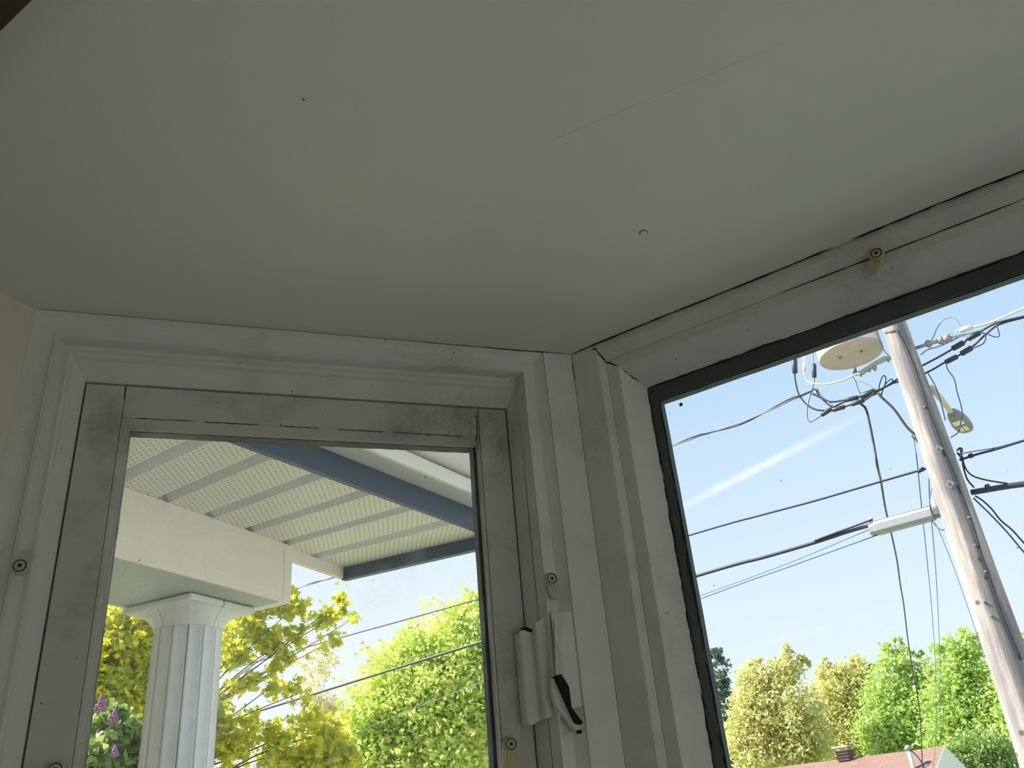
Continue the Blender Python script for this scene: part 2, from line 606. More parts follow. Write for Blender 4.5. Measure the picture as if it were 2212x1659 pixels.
L_BOT, R_BOT = 0.98, 1.02               # heights of the opening bottoms (world z = ZC - drop)
ZLB, ZRB = ZC - 1.78, ZC - 1.78
wall_with_hole('wall_bay_left', A, uL, nL, -0.690, 0.0, -0.686, -0.0427, Z0, ZLB, ZC, HB, 'wall_paint',
               'painted bay wall around the narrow left window')
wall_with_hole('wall_bay_front', A, uR, nR, 0.0, LEN_R, 0.0425, LEN_R - 0.0425, Z0, ZRB, ZC, HB, 'wall_paint',
               'painted bay wall around the wide right window')
wall_with_hole('wall_bay_right', E2, u3, n3, 0.0, 0.690, 0.05, 0.64, Z0, ZLB, ZC - 0.08, HB, 'wall_paint',
               'painted bay wall beyond the right edge of the picture')
mb = MB()
wall_slab(mb, D, uW, nW, -0.0, 0.30, Z0, HB)
tag(mb.build('wall_left', 'wall_paint'), 'cream wall at the left edge beside the narrow window', 'wall', kind='structure')
mb = MB()
wall_slab(mb, F2, u4, n4, 0.0, 0.30, Z0, HB)
tag(mb.build('wall_right', 'wall_paint'), 'cream return wall on the far right of the bay', 'wall', kind='structure')
# wedges closing the outer corners
for nm, P, na, nb in (('trim_1', C, nW, nL), ('trim_2', A, nL, nR), ('trim_3', E2, nR, n3), ('trim_4', F2, n3, n4)):
    mb = MB()
    b0 = Vector((P.x, P.y, Z0))
    tip = (na + nb).normalized() * 0.13 / math.cos(math.acos(max(-1, min(1, na.dot(nb)))) / 2)
    mb.prism([b0, b0 + na * 0.13, b0 + tip, b0 + nb * 0.13], (0, 0, HB - Z0))
    tag(mb.build(nm, 'siding'), 'outer corner post of the bay, number %s from the left' % {'trim_1': 'one', 'trim_2': 'two', 'trim_3': 'three', 'trim_4': 'four'}[nm], 'trim', kind='structure')

# main room behind the bay
uM, nM = uR, nR                         # room axis
BACK = -nM
RW = 2.6
RL = D - uM * 6.5
RR = G2 + uM * 0.7
mb = MB()
wall_slab(mb, D, uM, nM, -6.5, 0.0, Z0, HB)
tag(mb.build('wall_front_left', 'wall_paint'), 'room wall left of the bay, out of view', 'wall', kind='structure')
mb = MB()
wall_slab(mb, G2, uM, nM, 0.0, 0.7, Z0, HB)
tag(mb.build('wall_front_right', 'wall_paint'), 'room wall right of the bay, out of view', 'wall', kind='structure')
RD = 3.3
wall_len = (RR - RL).dot(uM)
mb = MB()
wall_slab(mb, RL + BACK * RD, nM, -uM, 0, RD, Z0, HB)
tag(mb.build('wall_side_left', 'wall_paint'), 'plain left room wall behind the camera', 'wall', kind='structure')
wall_with_hole('wall_side_right', RR + BACK * RD, nM, uM, 0, RD, 1.3, 3.15, Z0, 0.3, 1.85, HB, 'wall_paint', 'right room wall behind the camera with a wide window opening')
mb = MB()
wall_slab(mb, RL + BACK * RD, uM, BACK, 0, wall_len, Z0, HB)
tag(mb.build('wall_back', 'wall_paint'), 'plain back room wall behind the camera', 'wall', kind='structure')

bay_poly = [D, C, A, E2, F2, G2]
room_poly = [RL + BACK * RD, RL, D, C, A, E2, F2, G2, RR, RR + BACK * RD]


def flat(p, z):
    return Vector((p.x, p.y, z))


mb = MB()
mb.prism([flat(p, ZC) for p in room_poly], (0, 0, 0.12))
ceil_o = mb.build('ceiling', 'ceiling_paint')
tag(ceil_o, 'flat grey green painted bay ceiling above both windows', 'ceiling', kind='structure')
mb = MB()
mb.prism([flat(p, Z0 - 0.12) for p in room_poly], (0, 0, 0.12))
tag(mb.build('floor', 'floor_wood'), 'wooden floor of the room below the picture', 'floor', kind='structure')
# roof over the room with an eave, keeps the sun off the walls
mb = MB()
ev = [RL + BACK * (RD + .4) - uM * .4, RL - uM * .4 + nM * .35, D + nM * 0.3, C + nW * 0.12, A + (nL + nR) * 0.06, E2 + (nR + n3) * .06, F2 + n3 * .12, G2 + nM * .3, RR + uM * .4 + nM * .35, RR + BACK * (RD + .4) + uM * .4]
mb.prism([flat(p, HB) for p in ev], (0, 0, 0.15))
tag(mb.build('roof', 'siding'), 'flat roof over the room, out of view above', 'roof', kind='structure')
# dark stained header where the bay meets the room
hp = on_z(14, 12, ZC)
mb = MB()
hu = uM
s0 = (D - hp).dot(hu) - 0.0
s1 = (G2 - hp).dot(hu) + 0.0
mb.box(flat(hp, ZC - 0.03) + hu * (s0 + .02), hu * (s1 - s0 - .04), BACK * 0.11, Vector((0, 0, 0.03)))
tag(mb.build('trim_5', 'dark_wood'), 'dark wooden header trim just showing in the top left corner', 'trim', kind='structure')


# ------------------------------------------------------------------ window joinery
def ring_pt(fr, side_u, drop, d):
    P0, u, n = fr
    return Vector((P0.x, P0.y, ZC)) + u * side_u - Vector((0, 0, drop)) + n * d


def ring_sides(parent, fr, rings, names, mat, dback, segs=1, jit=None, open_sides=('left', 'head', 'right', 'bottom')):
    """moulding swept round a rectangular opening and mitred at its corners.
    rings: (uL, top drop, uR, bottom drop, depth) from the outer edge to the inner edge; one solid per side"""
    rs = [rings[0][:4] + (dback,)] + list(rings) + [rings[-1][:4] + (dback,)]
    nr = len(rs)
    outs = []
    for side in open_sides:
        vs, fs = [], []
        for si in range(segs + 1):
            t = si / segs
            for ri, (ul, top, ur, bot, d) in enumerate(rs):
                j = 0.0
                if jit and 0 < ri < nr - 1 and jit[ri - 1] and 0 < si < segs:
                    j = random.uniform(-1, 1) * jit[ri - 1]
                if jit and ri == nr - 1 and jit[-1] and 0 < si < segs:
                    j = 0
                if side == 'left':
                    p = ring_pt(fr, ul + j, top + (bot - top) * t, d)
                elif side == 'right':
                    p = ring_pt(fr, ur + j, top + (bot - top) * t, d)
                elif side == 'head':
                    p = ring_pt(fr, ul + (ur - ul) * t, top + j, d)
                else:
                    p = ring_pt(fr, ul + (ur - ul) * t, bot + j, d)
                vs.append(p)
        for si in range(segs):
            for ri in range(nr):
                r2 = (ri + 1) % nr
                fs.append((si * nr + ri, si * nr + r2, (si + 1) * nr + r2, (si + 1) * nr + ri))
        fs.append(tuple(range(nr)))
        fs.append(tuple(segs * nr + i for i in range(nr)))
        mb = MB().add(vs, fs)
        nm = names[side]
        o = mb.build(nm, mat, parent)
        outs.append(o)
    return outs


def frame_names(stem):
    return {'left': stem + '_side', 'right': stem + '_side', 'head': stem + '_head', 'bottom': stem + '_sill'}


FRL = (A, uL, nL)
FRR = (A, uR, nR)

# ---- narrow left window: moulded casing, sash of stiles and rails, putty line, pane
w1 = empty('window_1', ring_pt(FRL, -0.36, 1.75, 0.03))
tag(w1, 'narrow white painted casement window looking onto the porch column', 'window', kind='structure')
B0 = 1.75
cas = [(-0.686, 0.001, -0.0427, B0, 0.000),
       (-0.681, 0.006, -0.0490, B0 - .005, 0.005),
       (-0.675, 0.012, -0.0560, B0 - .012, 0.009),
       (-0.664, 0.0265, -0.0690, B0 - .026, 0.009),
       (-0.6610, 0.0300, -0.0715, B0 - .030, 0.001),
       (-0.6575, 0.0345, -0.0745, B0 - .034, 0.000),
       (-0.6565, 0.0355, -0.0752, B0 - .036, 0.006),
       (-0.6520, 0.0350, -0.0785, B0 - .040, 0.021),
       (-0.6510, 0.0380, -0.0795, B0 - .042, 0.024),
       (-0.6465, 0.0445, -0.0800, B0 - .046, 0.021),
       (-0.6445, 0.0468, -0.0805, B0 - .049, 0.024),
       (-0.6430, 0.0490, -0.0812, B0 - .052, 0.030),
       (-0.6295, 0.0680, -0.0865, B0 - .070, 0.049)]
ring_sides(w1, FRL, cas, frame_names('casing'), 'trim_paint', 0.100, segs=14,
           jit=[0, .0004, .0006, .0006, .0005, .0005, .0006, .0005, .0006, .0005, .0006, .0005, .0003])
SL, ST, SR_, SB = -0.6278, 0.0697, -0.0880, B0 - .072
IL, IT, IR, IB = -0.5830, 0.1129, -0.1290, B0 - .125
DF, DB = 0.051, 0.086


def fr_box(mb, fr, ua, ub, ta, tb, da, db):
    o = ring_pt(fr, ua, tb, da)
    mb.box(o, fr[1] * (ub - ua), fr[2] * (db - da), Vector((0, 0, tb - ta)))
    return mb


def eased(o, w=0.0012):
    bv = o.modifiers.new('ease', 'BEVEL')
    bv.width = w
    bv.segments = 2
    return o


g = 0.0004
eased(fr_box(MB(), FRL, SL, IL - g, ST, SB, DF, DB).build('sash_stile', 'sash_paint', w1))
eased(fr_box(MB(), FRL, IR + g, SR_, ST, SB, DF, DB).build('sash_stile', 'sash_paint', w1))
eased(fr_box(MB(), FRL, IL, IR, ST, IT, DF + .0004, DB).build('sash_rail', 'sash_paint', w1))
eased(fr_box(MB(), FRL, IL, IR, IB, SB, DF, DB).build('sash_rail', 'sash_paint', w1))
bead = [(IL + .0002, IT + .0002, IR - .0002, IB - .0002, 0.0515),
        (IL + .0035, IT + .0030, IR - .0008, IB - .003, 0.0545),
        (IL + .0050, IT + .0070, IR - .0012, IB - .006, 0.0590),
        (IL + .0090, IT + .0105, IR - .0020, IB - .009, 0.0650)]
ring_sides(w1, FRL, bead, frame_names('glazing_bead'), 'sash_paint', 0.0675, segs=30, jit=[0, .0003, .0005, .0007])
lip = [(IL + .0001, IT + .0001, IR - .0001, IB, 0.0700), (IL + .0088, IT + .0105, IR - .0060, IB - .009, 0.0701),
       (IL + .0088, IT + .0105, IR - .0062, IB - .009, 0.0860)]
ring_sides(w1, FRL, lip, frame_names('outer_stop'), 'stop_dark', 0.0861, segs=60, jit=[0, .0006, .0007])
mb = fr_box(MB(), FRL, IL, IR, IT, IB, 0.0678, 0.0696)
pane = mb.build('glass_pane', 'glass_dusty', w1, origin=ring_pt(FRL, -0.36, 0.6, 0.068))
# rebate behind the sash
back = [(SL - .02, ST - .02, SR_ + .02, SB + .02, 0.088), (SL + .012, ST + .012, SR_ - .012, SB - .014, 0.088),
        (SL + .012, ST + .012, SR_ - .012, SB - .014, 0.15)]
ring_sides(w1, FRL, back, frame_names('outer_frame'), 'siding', 0.151)

# ---- wide right window: fixed pane, stepped stop bead, splayed frame
w2 = empty('window_2', ring_pt(FRR, LEN_R / 2, 1.75, 0.03))
tag(w2, 'wide fixed white painted picture window looking onto the utility pole', 'window', kind='structure')
B1 = 1.75


def rr(u, drop, d):
    return (u, drop, LEN_R - u, B1 - drop, d)


ring_sides(w2, FRR, [rr(.0405, .0008, -.0002), rr(.0412, .0105, -.0006), rr(.0428, .0122, .0006), rr(.0450, .0170, .0060), rr(.0477, .0250, .0120), rr(.0480, .0255, .0150)],
           frame_names('stop_bead'), 'trim_paint', 0.05, segs=20, jit=[0, .0004, .0004, .0005, .0003, 0])
ring_sides(w2, FRR, [rr(.0482, .0257, .0125), rr(.0655, .0397, .0120), rr(.0665, .0410, .0130), rr(.0750, .0520, .0370), rr(.0825, .0623, .0600)],
           frame_names('frame'), 'trim_paint', 0.100, segs=24, jit=[0, .0003, .0003, .0005, .0008])
ring_sides(w2, FRR, [rr(.0826, .0624, .0603), rr(.0860, .0680, .0615), rr(.0900, .0770, .0635), rr(.0937, .0835, .0660)],
           frame_names('glazing_putty'), 'putty', 0.0675, segs=90, jit=[.0005, .0009, .0009, .0008])
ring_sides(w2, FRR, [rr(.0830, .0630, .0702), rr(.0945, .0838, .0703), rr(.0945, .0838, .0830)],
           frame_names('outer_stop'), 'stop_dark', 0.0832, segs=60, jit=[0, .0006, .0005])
mb = fr_box(MB(), FRR, .084, LEN_R - .084, .064, B1 - .064, 0.0678, 0.0698)
mb.build('glass_pane', 'glass_clear', w2, origin=ring_pt(FRR, LEN_R / 2, 0.6, 0.069))
ring_sides(w2, FRR, [rr(.035, .005, .101), rr(.055, .022, .101), rr(.055, .022, .15)], frame_names('outer_frame'), 'siding', 0.151)

# corner boards between the two windows
mb = MB()
fr_box(mb, FRL, -0.0425, 0.0, 0.001, 2.2, -0.0025, 0.02)
eased(tag(mb.build('trim_6', 'trim_paint'), 'flat white painted corner board left of the fold between windows', 'trim', kind='structure'))
mb = MB()
fr_box(mb, FRR, 0.0012, 0.0405, 0.001, 2.2, -0.0005, 0.02)
eased(tag(mb.build('trim_7', 'trim_paint'), 'flat white painted corner board right of the fold between windows', 'trim', kind='structure'))

# ------------------------------------------------------------------ ground
mb = MB()
mb.add([(-90, -60, GZ), (90, -60, GZ), (90, 110, GZ), (-90, 110, GZ)], [(0, 1, 2, 3)])
tag(mb.build('lawn', 'grass'), 'green lawn outside below the windows', 'ground', kind='structure')

mb = MB()
pc_ = flat(A, GZ)
mb.box(pc_ - uR * 0.2 - nR * 7.0, uR * 10.0, nR * 12.6, Vector((0, 0, .03)))  # added slab out of view, bounces daylight up through the windows
tag(mb.build('bounce_slab', 'concrete'), 'pale concrete slab added unseen below the wide window to bounce light', 'bounce_slab', kind='structure')
mb = MB()
mb.box(pc_ - uR * 45 + nR * 7.2, uR * 90, nR * 6.5, Vector((0, 0, .02)))
tag(mb.build('street', 'asphalt'), 'grey asphalt street outside under the overhead cables', 'street', kind='structure')

# ------------------------------------------------------------------ porch: beam, vented soffit, navy fascia, gutter
KP = 1.30
ZB = CAM.z + 0.62 * KP                  # underside of the beam
ZS = CAM.z + 0.787 * KP                 # soffit
porch = empty('porch_roof', flat(on_z(400, 1310, ZB), ZB))
tag(porch, 'white porch roof corner with vented soffit, boxed beam and navy fascia', 'porch roof')
uB = az_dir(AZB)
pR = on_z(610, 1299, ZB)                # near bottom corner of the beam end
pBk = on_z(449, 1350, ZB)
pL = pR - uB * 3.4
back_v = (pBk - pR)
back_v = back_v - uB * back_v.dot(uB)
H = Vector((0, 0, 1))
# near face, end, underside, back face as separate boards
th = 0.012
nb = back_v.normalized()
Wb = back_v.length
mb = MB().box(pL, uB * (pR - pL).dot(uB), nb * th, H * (ZS - ZB))
eased(mb.build('beam_face_board', 'porch_white', porch), .002)
endw = uB * 0.045
mb = MB().box(pR + uB * .002, endw, nb * (Wb), H * (ZS - ZB))
eased(mb.build('beam_end_board', 'porch_white', porch), .003)
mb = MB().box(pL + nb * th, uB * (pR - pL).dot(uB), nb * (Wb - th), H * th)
mb.build('beam_underside', 'underside_shade', porch)
mb = MB().box(pL + nb * Wb, uB * ((pR - pL).dot(uB) + .046), nb * th, H * (ZS - ZB))
mb.build('beam_back_board', 'porch_white', porch)
# soffit outline in plan
s_a = on_z(270, 1055, ZS)
tip = on_z(742, 1226, ZS)
cor = on_z(1032, 1158, ZS)
near_a = on_z(500, 955, ZS)
near_b = on_z(1005, 1140, ZS)
uN = (near_b - near_a).normalized()


def isect(p, u, q, v):
    """plan intersection of two lines"""
    det = u.x * (-v.y) + v.x * u.y
    dx, dy = q.x - p.x, q.y - p.y
    t = (dx * (-v.y) + v.x * dy) / det
    return p + u * t


uT = (tip - s_a).normalized()           # along the beam
g_dirs = [((350, 1073), (550, 985)), ((445, 1100), (640, 1020)), ((540, 1137), (735, 1070)), ((630, 1165), (830, 1105)), ((716, 1198), (905, 1140))]
u_front = (cor - tip).normalized()
seams = []
for a_, b_ in g_dirs:
    pa = on_z(a_[0], a_[1], ZS)
    s = (pa - s_a).dot(uT)
    seams.append(s)
step_s = (seams[3] - seams[0]) / 3
s_end = (tip - s_a).dot(uT)
edges = [seams[0] - step_s * k for k in range(9, 0, -1)] + [seams[0] + step_s * k for k in range(0, 5)]
pg0, pg1 = on_z(350, 1073, ZS), on_z(550, 985, ZS)
ug = (pg1 - pg0).normalized()
edges = [e for e in edges if e < s_end - 0.02] + [s_end]
nE = len(edges)


def groove_dir(i):
    t = max(0.0, min(1.0, (edges[i] - seams[0]) / (s_end - seams[0])))
    return ug.lerp(u_front, t).normalized()


for i in range(nE - 1):
    p0 = s_a + uT * edges[i]
    p1 = s_a + uT * edges[i + 1]
    d0, d1 = groove_dir(i), groove_dir(i + 1)
    q0 = isect(p0, d0, near_a, uN)
    q1 = isect(p1, d1, near_a, uN)
    gw = 0.26                            # share of a panel taken by the plain V groove
    a0, b0 = p0.lerp(p1, gw), q0.lerp(q1, gw)
    am, bm_ = p0.lerp(p1, gw * .5), q0.lerp(q1, gw * .5)
    org = p0
    mb = MB().prism([a0, p1, q1, b0], (0, 0, 0.006))
    me_o = mb.build('soffit_panel', 'soffit_vented', porch, origin=org)
    # turn the punched-hole grid along the panel
    ang = math.atan2(d0.y, d0.x)
    rotm = Matrix.Rotation(-ang, 4, 'Z')
    me_o.data.transform(rotm)
    me_o.rotation_euler = (0, 0, ang)
    dz = Vector((0, 0, 0.022))
    mb = MB()
    mb.add([p0, am + dz, a0, q0, bm_ + dz, b0], [(0, 1, 4, 3), (1, 2, 5, 4)])
    mb.add([p0 + dz * 1.4, am + dz * 1.4, a0 + dz * 1.4, q0 + dz * 1.4, bm_ + dz * 1.4, b0 + dz * 1.4], [(0, 3, 4, 1), (1, 4, 5, 2)])
    mb.build('soffit_groove', 'soffit_plain', porch, fix=False)
mb = MB().box(s_a - uT * 2.2 + H * .0065, uT * (s_end + 2.2), nb * 0.03, H * 0.07)
mb.build('soffit_backing', 'gutter_grey', porch)
# channel trim between beam and soffit
mb = MB().box(s_a - uT * 2.2 - H * .045, uT * (s_end + 2.2), nb * 0.02, H * 0.045)
mb.build('soffit_channel', 'porch_white', porch)
# navy fascia: front drip board and the long near board
fb = (tip + uT * .0)
near_c = isect(tip, u_front, near_a, uN)
lip_dz = 0.050
mb = MB().box(tip - H * lip_dz - u_front * .01, u_front * ((near_c - tip).length + .02), uT * 0.03, H * (lip_dz + .16))
mb.build('fascia_front', 'fascia_navy', porch)
ntop = on_v(850, 1036, near_a, math.degrees(math.atan2(uN.x, uN.y)))
fh = max(0.06, ntop.z - ZS)
tow = Vector((uN.y, -uN.x, 0))           # toward the house / camera side
if (CAM - near_a).dot(tow) < 0:
    tow = -tow
mb = MB().box(near_a - uN * 2.5 - H * 0.004, uN * ((near_c - near_a).length + 2.5), tow * 0.02, H * (fh + .004))
mb.build('fascia_near', 'fascia_navy', porch)
# gutter above the near fascia: shaded underside, white lip, rising pale back
gz = ZS + fh


def near_strip(px, py, z):
    return on_z(px, py, z)


gl0 = (on_z(900, 1020, gz + .01) - near_a).dot(tow)
gl1 = (on_z(930, 1035, gz + .012) - near_a).dot(tow)
GW = 0.085
span = uN * ((near_c - near_a).length + 2.55)
g0 = near_a - uN * 2.5 + H * (gz - ZS)
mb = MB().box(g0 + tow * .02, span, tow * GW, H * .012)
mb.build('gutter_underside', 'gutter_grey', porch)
mb = MB().box(g0 + tow * (.02 + GW) - H * .004, span, tow * .02, H * .05)
eased(mb.build('gutter_lip', 'gutter_white', porch), .004)
mb = MB().box(g0 + tow * (.02) + H * .06, span, tow * (GW + .16), H * .03)
mb.build('drip_edge', 'gutter_white', porch)
mb = MB()
r0 = s_a - uT * 2.2 + nb * 1.2
pts = [near_a - uN * 2.5 + H * (fh + .10), near_c + uT * .05 + H * (fh + .10), tip + uT * .05 + H * (fh + .10), tip + nb * 2.9 + uT * .05 + H * (fh + .45), near_a - uN * 2.5 + nb * 3.2 + H * (fh + .45)]
mb.add(pts + [p + H * .05 for p in pts], [(4, 3, 2, 1, 0), (5, 6, 7, 8, 9)] + [(i, (i + 1) % 5, 5 + (i + 1) % 5, 5 + i) for i in range(5)])
mb.build('roof_deck', 'vent_brown', porch)

# ---- porch column with staved shaft and blocked capital
cb = on_z(411, 1300, ZB)                 # centre of the column below the beam
cb = on_z(412, 1312, ZB)
slant = (at(403, 1400, 1.0) - CAM).length
dcol = math.hypot(cb.x, cb.y)
R_TOP = 0.5 * 141 / FPX * (cb - CAM).dot(FWD)
R_BOT_ = 0.5 * 158 / FPX * dcol * 1.04
col_o = empty('porch_column', flat(cb, GZ + .45))
tag(col_o, 'pale fluted round porch column carrying the boxed beam', 'column')
CAPH = 0.085
NS = 14
zt, zb_ = ZB - CAPH, GZ + 0.45
rot0 = math.radians(8)
for k in range(NS):
    a0, a1 = rot0 + 2 * math.pi * k / NS, rot0 + 2 * math.pi * (k + 1) / NS
    vs = []
    nseg = 6
    for z, R in ((zt, R_TOP), (zb_, R_TOP * 1.16)):
        for j in range(nseg + 1):
            t = j / nseg
            a = a0 + (a1 - a0) * (0.03 + 0.94 * t)
            p0 = Vector((math.cos(a0), math.sin(a0), 0)) * R
            p1 = Vector((math.cos(a1), math.sin(a1), 0)) * R
            p = p0.lerp(p1, 0.03 + .94 * t)
            dep = 0.0065 * (math.sin(math.pi * t) ** 0.7 if 0 < t < 1 else 0)
            p = p * (1 - dep / R)
            vs.append(flat(cb, z) + p)
        for j in range(nseg + 1):
            t = j / nseg
            a = a0 + (a1 - a0) * t
            vs.append(flat(cb, z) + Vector((math.cos(a), math.sin(a), 0)) * (R * .8))
    n1 = 2 * (nseg + 1)
    fs = []
    for j in range(nseg):
        fs.append((j, j + 1, n1 + j + 1, n1 + j))
        fs.append((nseg + 1 + j, nseg + 2 + j, n1 + nseg + 2 + j, n1 + nseg + 1 + j))
    for off in (0, nseg):
        fs.append((off, nseg + 1 + off, n1 + nseg + 1 + off, n1 + off))
    mb = MB().add(vs, fs, True)
    mb.build('stave', 'column_white', col_o)
core = MB().tube([flat(cb, zb_), flat(cb, zt)], [R_TOP * 1.05, R_TOP * .9], 20)
core.build('shaft_core', 'gutter_grey', col_o)
# capital: four flared blocks and the square plate split in two
ang0 = math.atan2(uB.y, uB.x)
HALF = R_TOP * 1.33
cap = tag(empty('capital', flat(cb, zt)), 'pale blocked capital with open joints')
cap.parent = col_o
cap.location = flat(cb, zt) - col_o.location


def sq(a, h):
    c, s = abs(math.cos(a)), abs(math.sin(a))
    return h / max(c, s)


for kq in range(4):
    prof = [(0.0, 1.0, 0.0), (0.18, 1.03, 0.0), (0.42, 1.13, .12), (0.64, 1.26, .4), (0.70, 1.30, .75)]
    NSG = 8
    vs, fs = [], []
    for (zf, rf, sqf) in prof:
        for j in range(NSG + 1):
            a = math.pi / 2 * kq + math.pi / 4 * 0 + math.pi / 2 * (0.006 + 0.988 * j / NSG)
            rc = R_TOP * rf
            rs_ = min(sq(a, HALF * .97), R_TOP * 1.75) * (rf / 1.30)
            r_ = rc * (1 - sqf) + rs_ * sqf
            aa = ang0 + a
            vs.append(flat(cb, zt + CAPH * zf) + Vector((math.cos(aa), math.sin(aa), 0)) * r_)
    for zf in (0.70, 0.0):
        vs.append(flat(cb, zt + CAPH * zf))
    m_ = NSG + 1
    for i in range(len(prof) - 1):
        for j in range(NSG):
            fs.append((i * m_ + j, i * m_ + j + 1, (i + 1) * m_ + j + 1, (i + 1) * m_ + j))
    tc, bc = len(vs) - 2, len(vs) - 1
    for j in range(NSG):
        fs.append((tc, (len(prof) - 1) * m_ + j, (len(prof) - 1) * m_ + j + 1))
        fs.append((bc, j + 1, j))
    fs.append(tuple([bc] + [i * m_ for i in range(len(prof))] + [tc]))
    fs.append(tuple([tc] + [i * m_ + NSG for i in reversed(range(len(prof)))] + [bc]))
    MB().add(vs, fs).build('capital_block', 'capital_white', cap, origin=None)
for sgn in (0, 1):
    vv = uB * HALF * 2
    ww = nb
    o0 = flat(cb, zt + CAPH * .705) - uB * HALF * 1.02 - nb * HALF * 1.02 + uB * (HALF * 1.02 + .002) * sgn
    mb = MB().box(o0, uB * (HALF * 1.02 - .002), nb * HALF * 2.04, H * (CAPH * .26))
    eased(mb.build('capital_plate', 'capital_white', cap), .006)

# porch floor under the column
mb = MB()
pf = flat(cb, GZ)
mb.box(pf - uB * 3.4 + nb * -0.9, uB * 4.4, nb * 3.4, H * 0.45)
tag(mb.build('porch_deck', 'porch_floor'), 'grey porch floor under the fluted column, below the picture', 'porch floor', kind='structure')
# deck skirt: house wall line under porch roof is the main wall

# ------------------------------------------------------------------ utility pole and what hangs on it
PD = 9.0
PP = at(2155, 1360, PD)
PAZ = -50.0


def pole_r(z):
    return 0.182 - 0.0135 * (z - CAM.z)


pole = empty('utility_pole', flat(PP, GZ))
tag(pole, 'weathered grey brown wooden utility pole seen through the right window', 'utility pole')
PTOP = CAM.z + 6.2
mb = MB()
NZ, NSD = 60, 28
vs, fs = [], []
for i in range(NZ + 1):
    z = GZ + (PTOP - GZ) * i / NZ
    for k in range(NSD):
        a = 2 * math.pi * k / NSD
        r = pole_r(z) * (1 + 0.012 * math.sin(3 * a + z * 1.3) + 0.008 * math.sin(7 * a - z * 3) + random.uniform(-.006, .006))
        vs.append(flat(PP, z) + Vector((math.cos(a), math.sin(a), 0)) * r)
for i in range(NZ):
    for k in range(NSD):
        k2 = (k + 1) % NSD
        fs.append((i * NSD + k, i * NSD + k2, (i + 1) * NSD + k2, (i + 1) * NSD + k))
fs.append(tuple(NZ * NSD + k for k in range(NSD)))
mb.add(vs, fs, True)
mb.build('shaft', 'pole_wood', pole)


def on_pole(px, py, extra=0.0):
    d = ray(px, py)
    cxy = Vector((PP.x - CAM.x, PP.y - CAM.y))
    dxy = Vector((d.x, d.y))
    r = pole_r(CAM.z + (PP - CAM).length * d.z) + extra
    for _ in range(3):
        a = dxy.dot(dxy)
        b = -2 * dxy.dot(cxy)
        c_ = cxy.dot(cxy) - r * r
        disc = max(b * b - 4 * a * c_, 0)
        t = (-b - math.sqrt(disc)) / (2 * a)
        r = pole_r(CAM.z + d.z * t) + extra
    return CAM + d * t


gw_pts = [(1936, 712), (1955, 745), (1979, 804), (2001, 874), (2020, 925), (2037, 970), (2066, 1038), (2072, 1056), (2096, 1117), (2121, 1201), (2142, 1262), (2162, 1322), (2182, 1371), (2206, 1425)]
mb = MB().tube(smooth_path([on_pole(x, y, .008) for x, y in gw_pts], 4), 0.011, 6)
mb.build('ground_wire', 'cable_black', pole)
for x, y in ((2027, 971), (2051, 1046)):
    p = on_pole(x, y, .012)
    n = Vector((p.x - PP.x, p.y - PP.y, 0)).normalized()
    t1 = n.cross(H)
    t2 = H
    dd = 0.045
    mb = MB().prism([p + t1 * dd, p + t2 * dd, p - t1 * dd, p - t2 * dd], n * 0.01)
    wz = mb.build('washer_plate', 'steel', pole)
    MB().tube([p + n * .008, p + n * .035], .016, 6).build('bolt', 'lamp_head', wz)
for x, y in ((2092, 1118), (2105, 1178), (2128, 1235), (2125, 1300), (2140, 1330), (1996, 880)):
    p = on_pole(x, y, -.002)
    n = Vector((p.x - PP.x, p.y - PP.y, 0)).normalized()
    MB().tube([p, p + n * .02], .012, 6).build('staple', 'steel', pole)
mb = MB()
pr = [on_pole(x, y, .006) for x, y in ((1911, 718), (1925, 716), (1940, 714))]
mb.tube(pr, .012, 5).build('steel_band', 'lamp_head', pole)


def wp(x, y, off=0.0):                    # a point of the wires' vertical plane through the pole
    return on_v(x, y, PP, PAZ, off)


def cable(name, label, pts, r, mat='cable_black', off=-0.12, cat='cable', group=None, sleeves=(), smooth=5, sides=6, sleeve_mat='cable_black', twist=0.0):
    """pts: pixels on the wire plane, or ready 3-D points; sleeves: (pixel a, pixel b, radius)"""
    P = [p if isinstance(p, Vector) else wp(p[0], p[1], off) for p in pts]
    path = smooth_path(P, smooth)
    root = empty(name, P[0])
    tag(root, label, cat, group)
    if twist:
        fine_ = []
        for a_, b_ in zip(path[:-1], path[1:]):
            m_ = max(1, int((b_ - a_).length / .12))
            fine_ += [a_.lerp(b_, k / m_) for k in range(m_)]
        fine_.append(path[-1])
        for ph_ in (0.0, math.pi):
            run_, pts_ = 0.0, []
            for k, q in enumerate(fine_):
                run_ += (q - fine_[k - 1]).length if k else 0.0
                t_ = (fine_[min(k + 1, len(fine_) - 1)] - fine_[max(k - 1, 0)]).normalized()
                v_ = (Vector((0, 0, 1)) - t_ * t_.z).normalized()
                ang_ = run_ / twist * 2 * math.pi + ph_
                pts_.append(q + (v_ * math.cos(ang_) + t_.cross(v_) * math.sin(ang_)) * r)
            MB().tube(pts_, r * .85, 5).build('strand', mat if ph_ else 'cable_black', root)
    else:
        MB().tube(path, r, sides).build('conductor', mat, root)
    for a_, b_, rad_ in sleeves:
        pa, pb = wp(a_[0], a_[1], off), wp(b_[0], b_[1], off)
        MB().tube([pa.lerp(pb, t) for t in (0, .06, .94, 1)], [rad_ * .75, rad_, rad_, rad_ * .75], 8).build('sleeve', sleeve_mat, root)
    return root


def z1(*pts):
    return [(1680 + x * .2412, 640 + y * .2412) for x, y in pts]


def z3(*pts):
    return [(1800 + x * .2412, 960 + y * .2412) for x, y in pts]


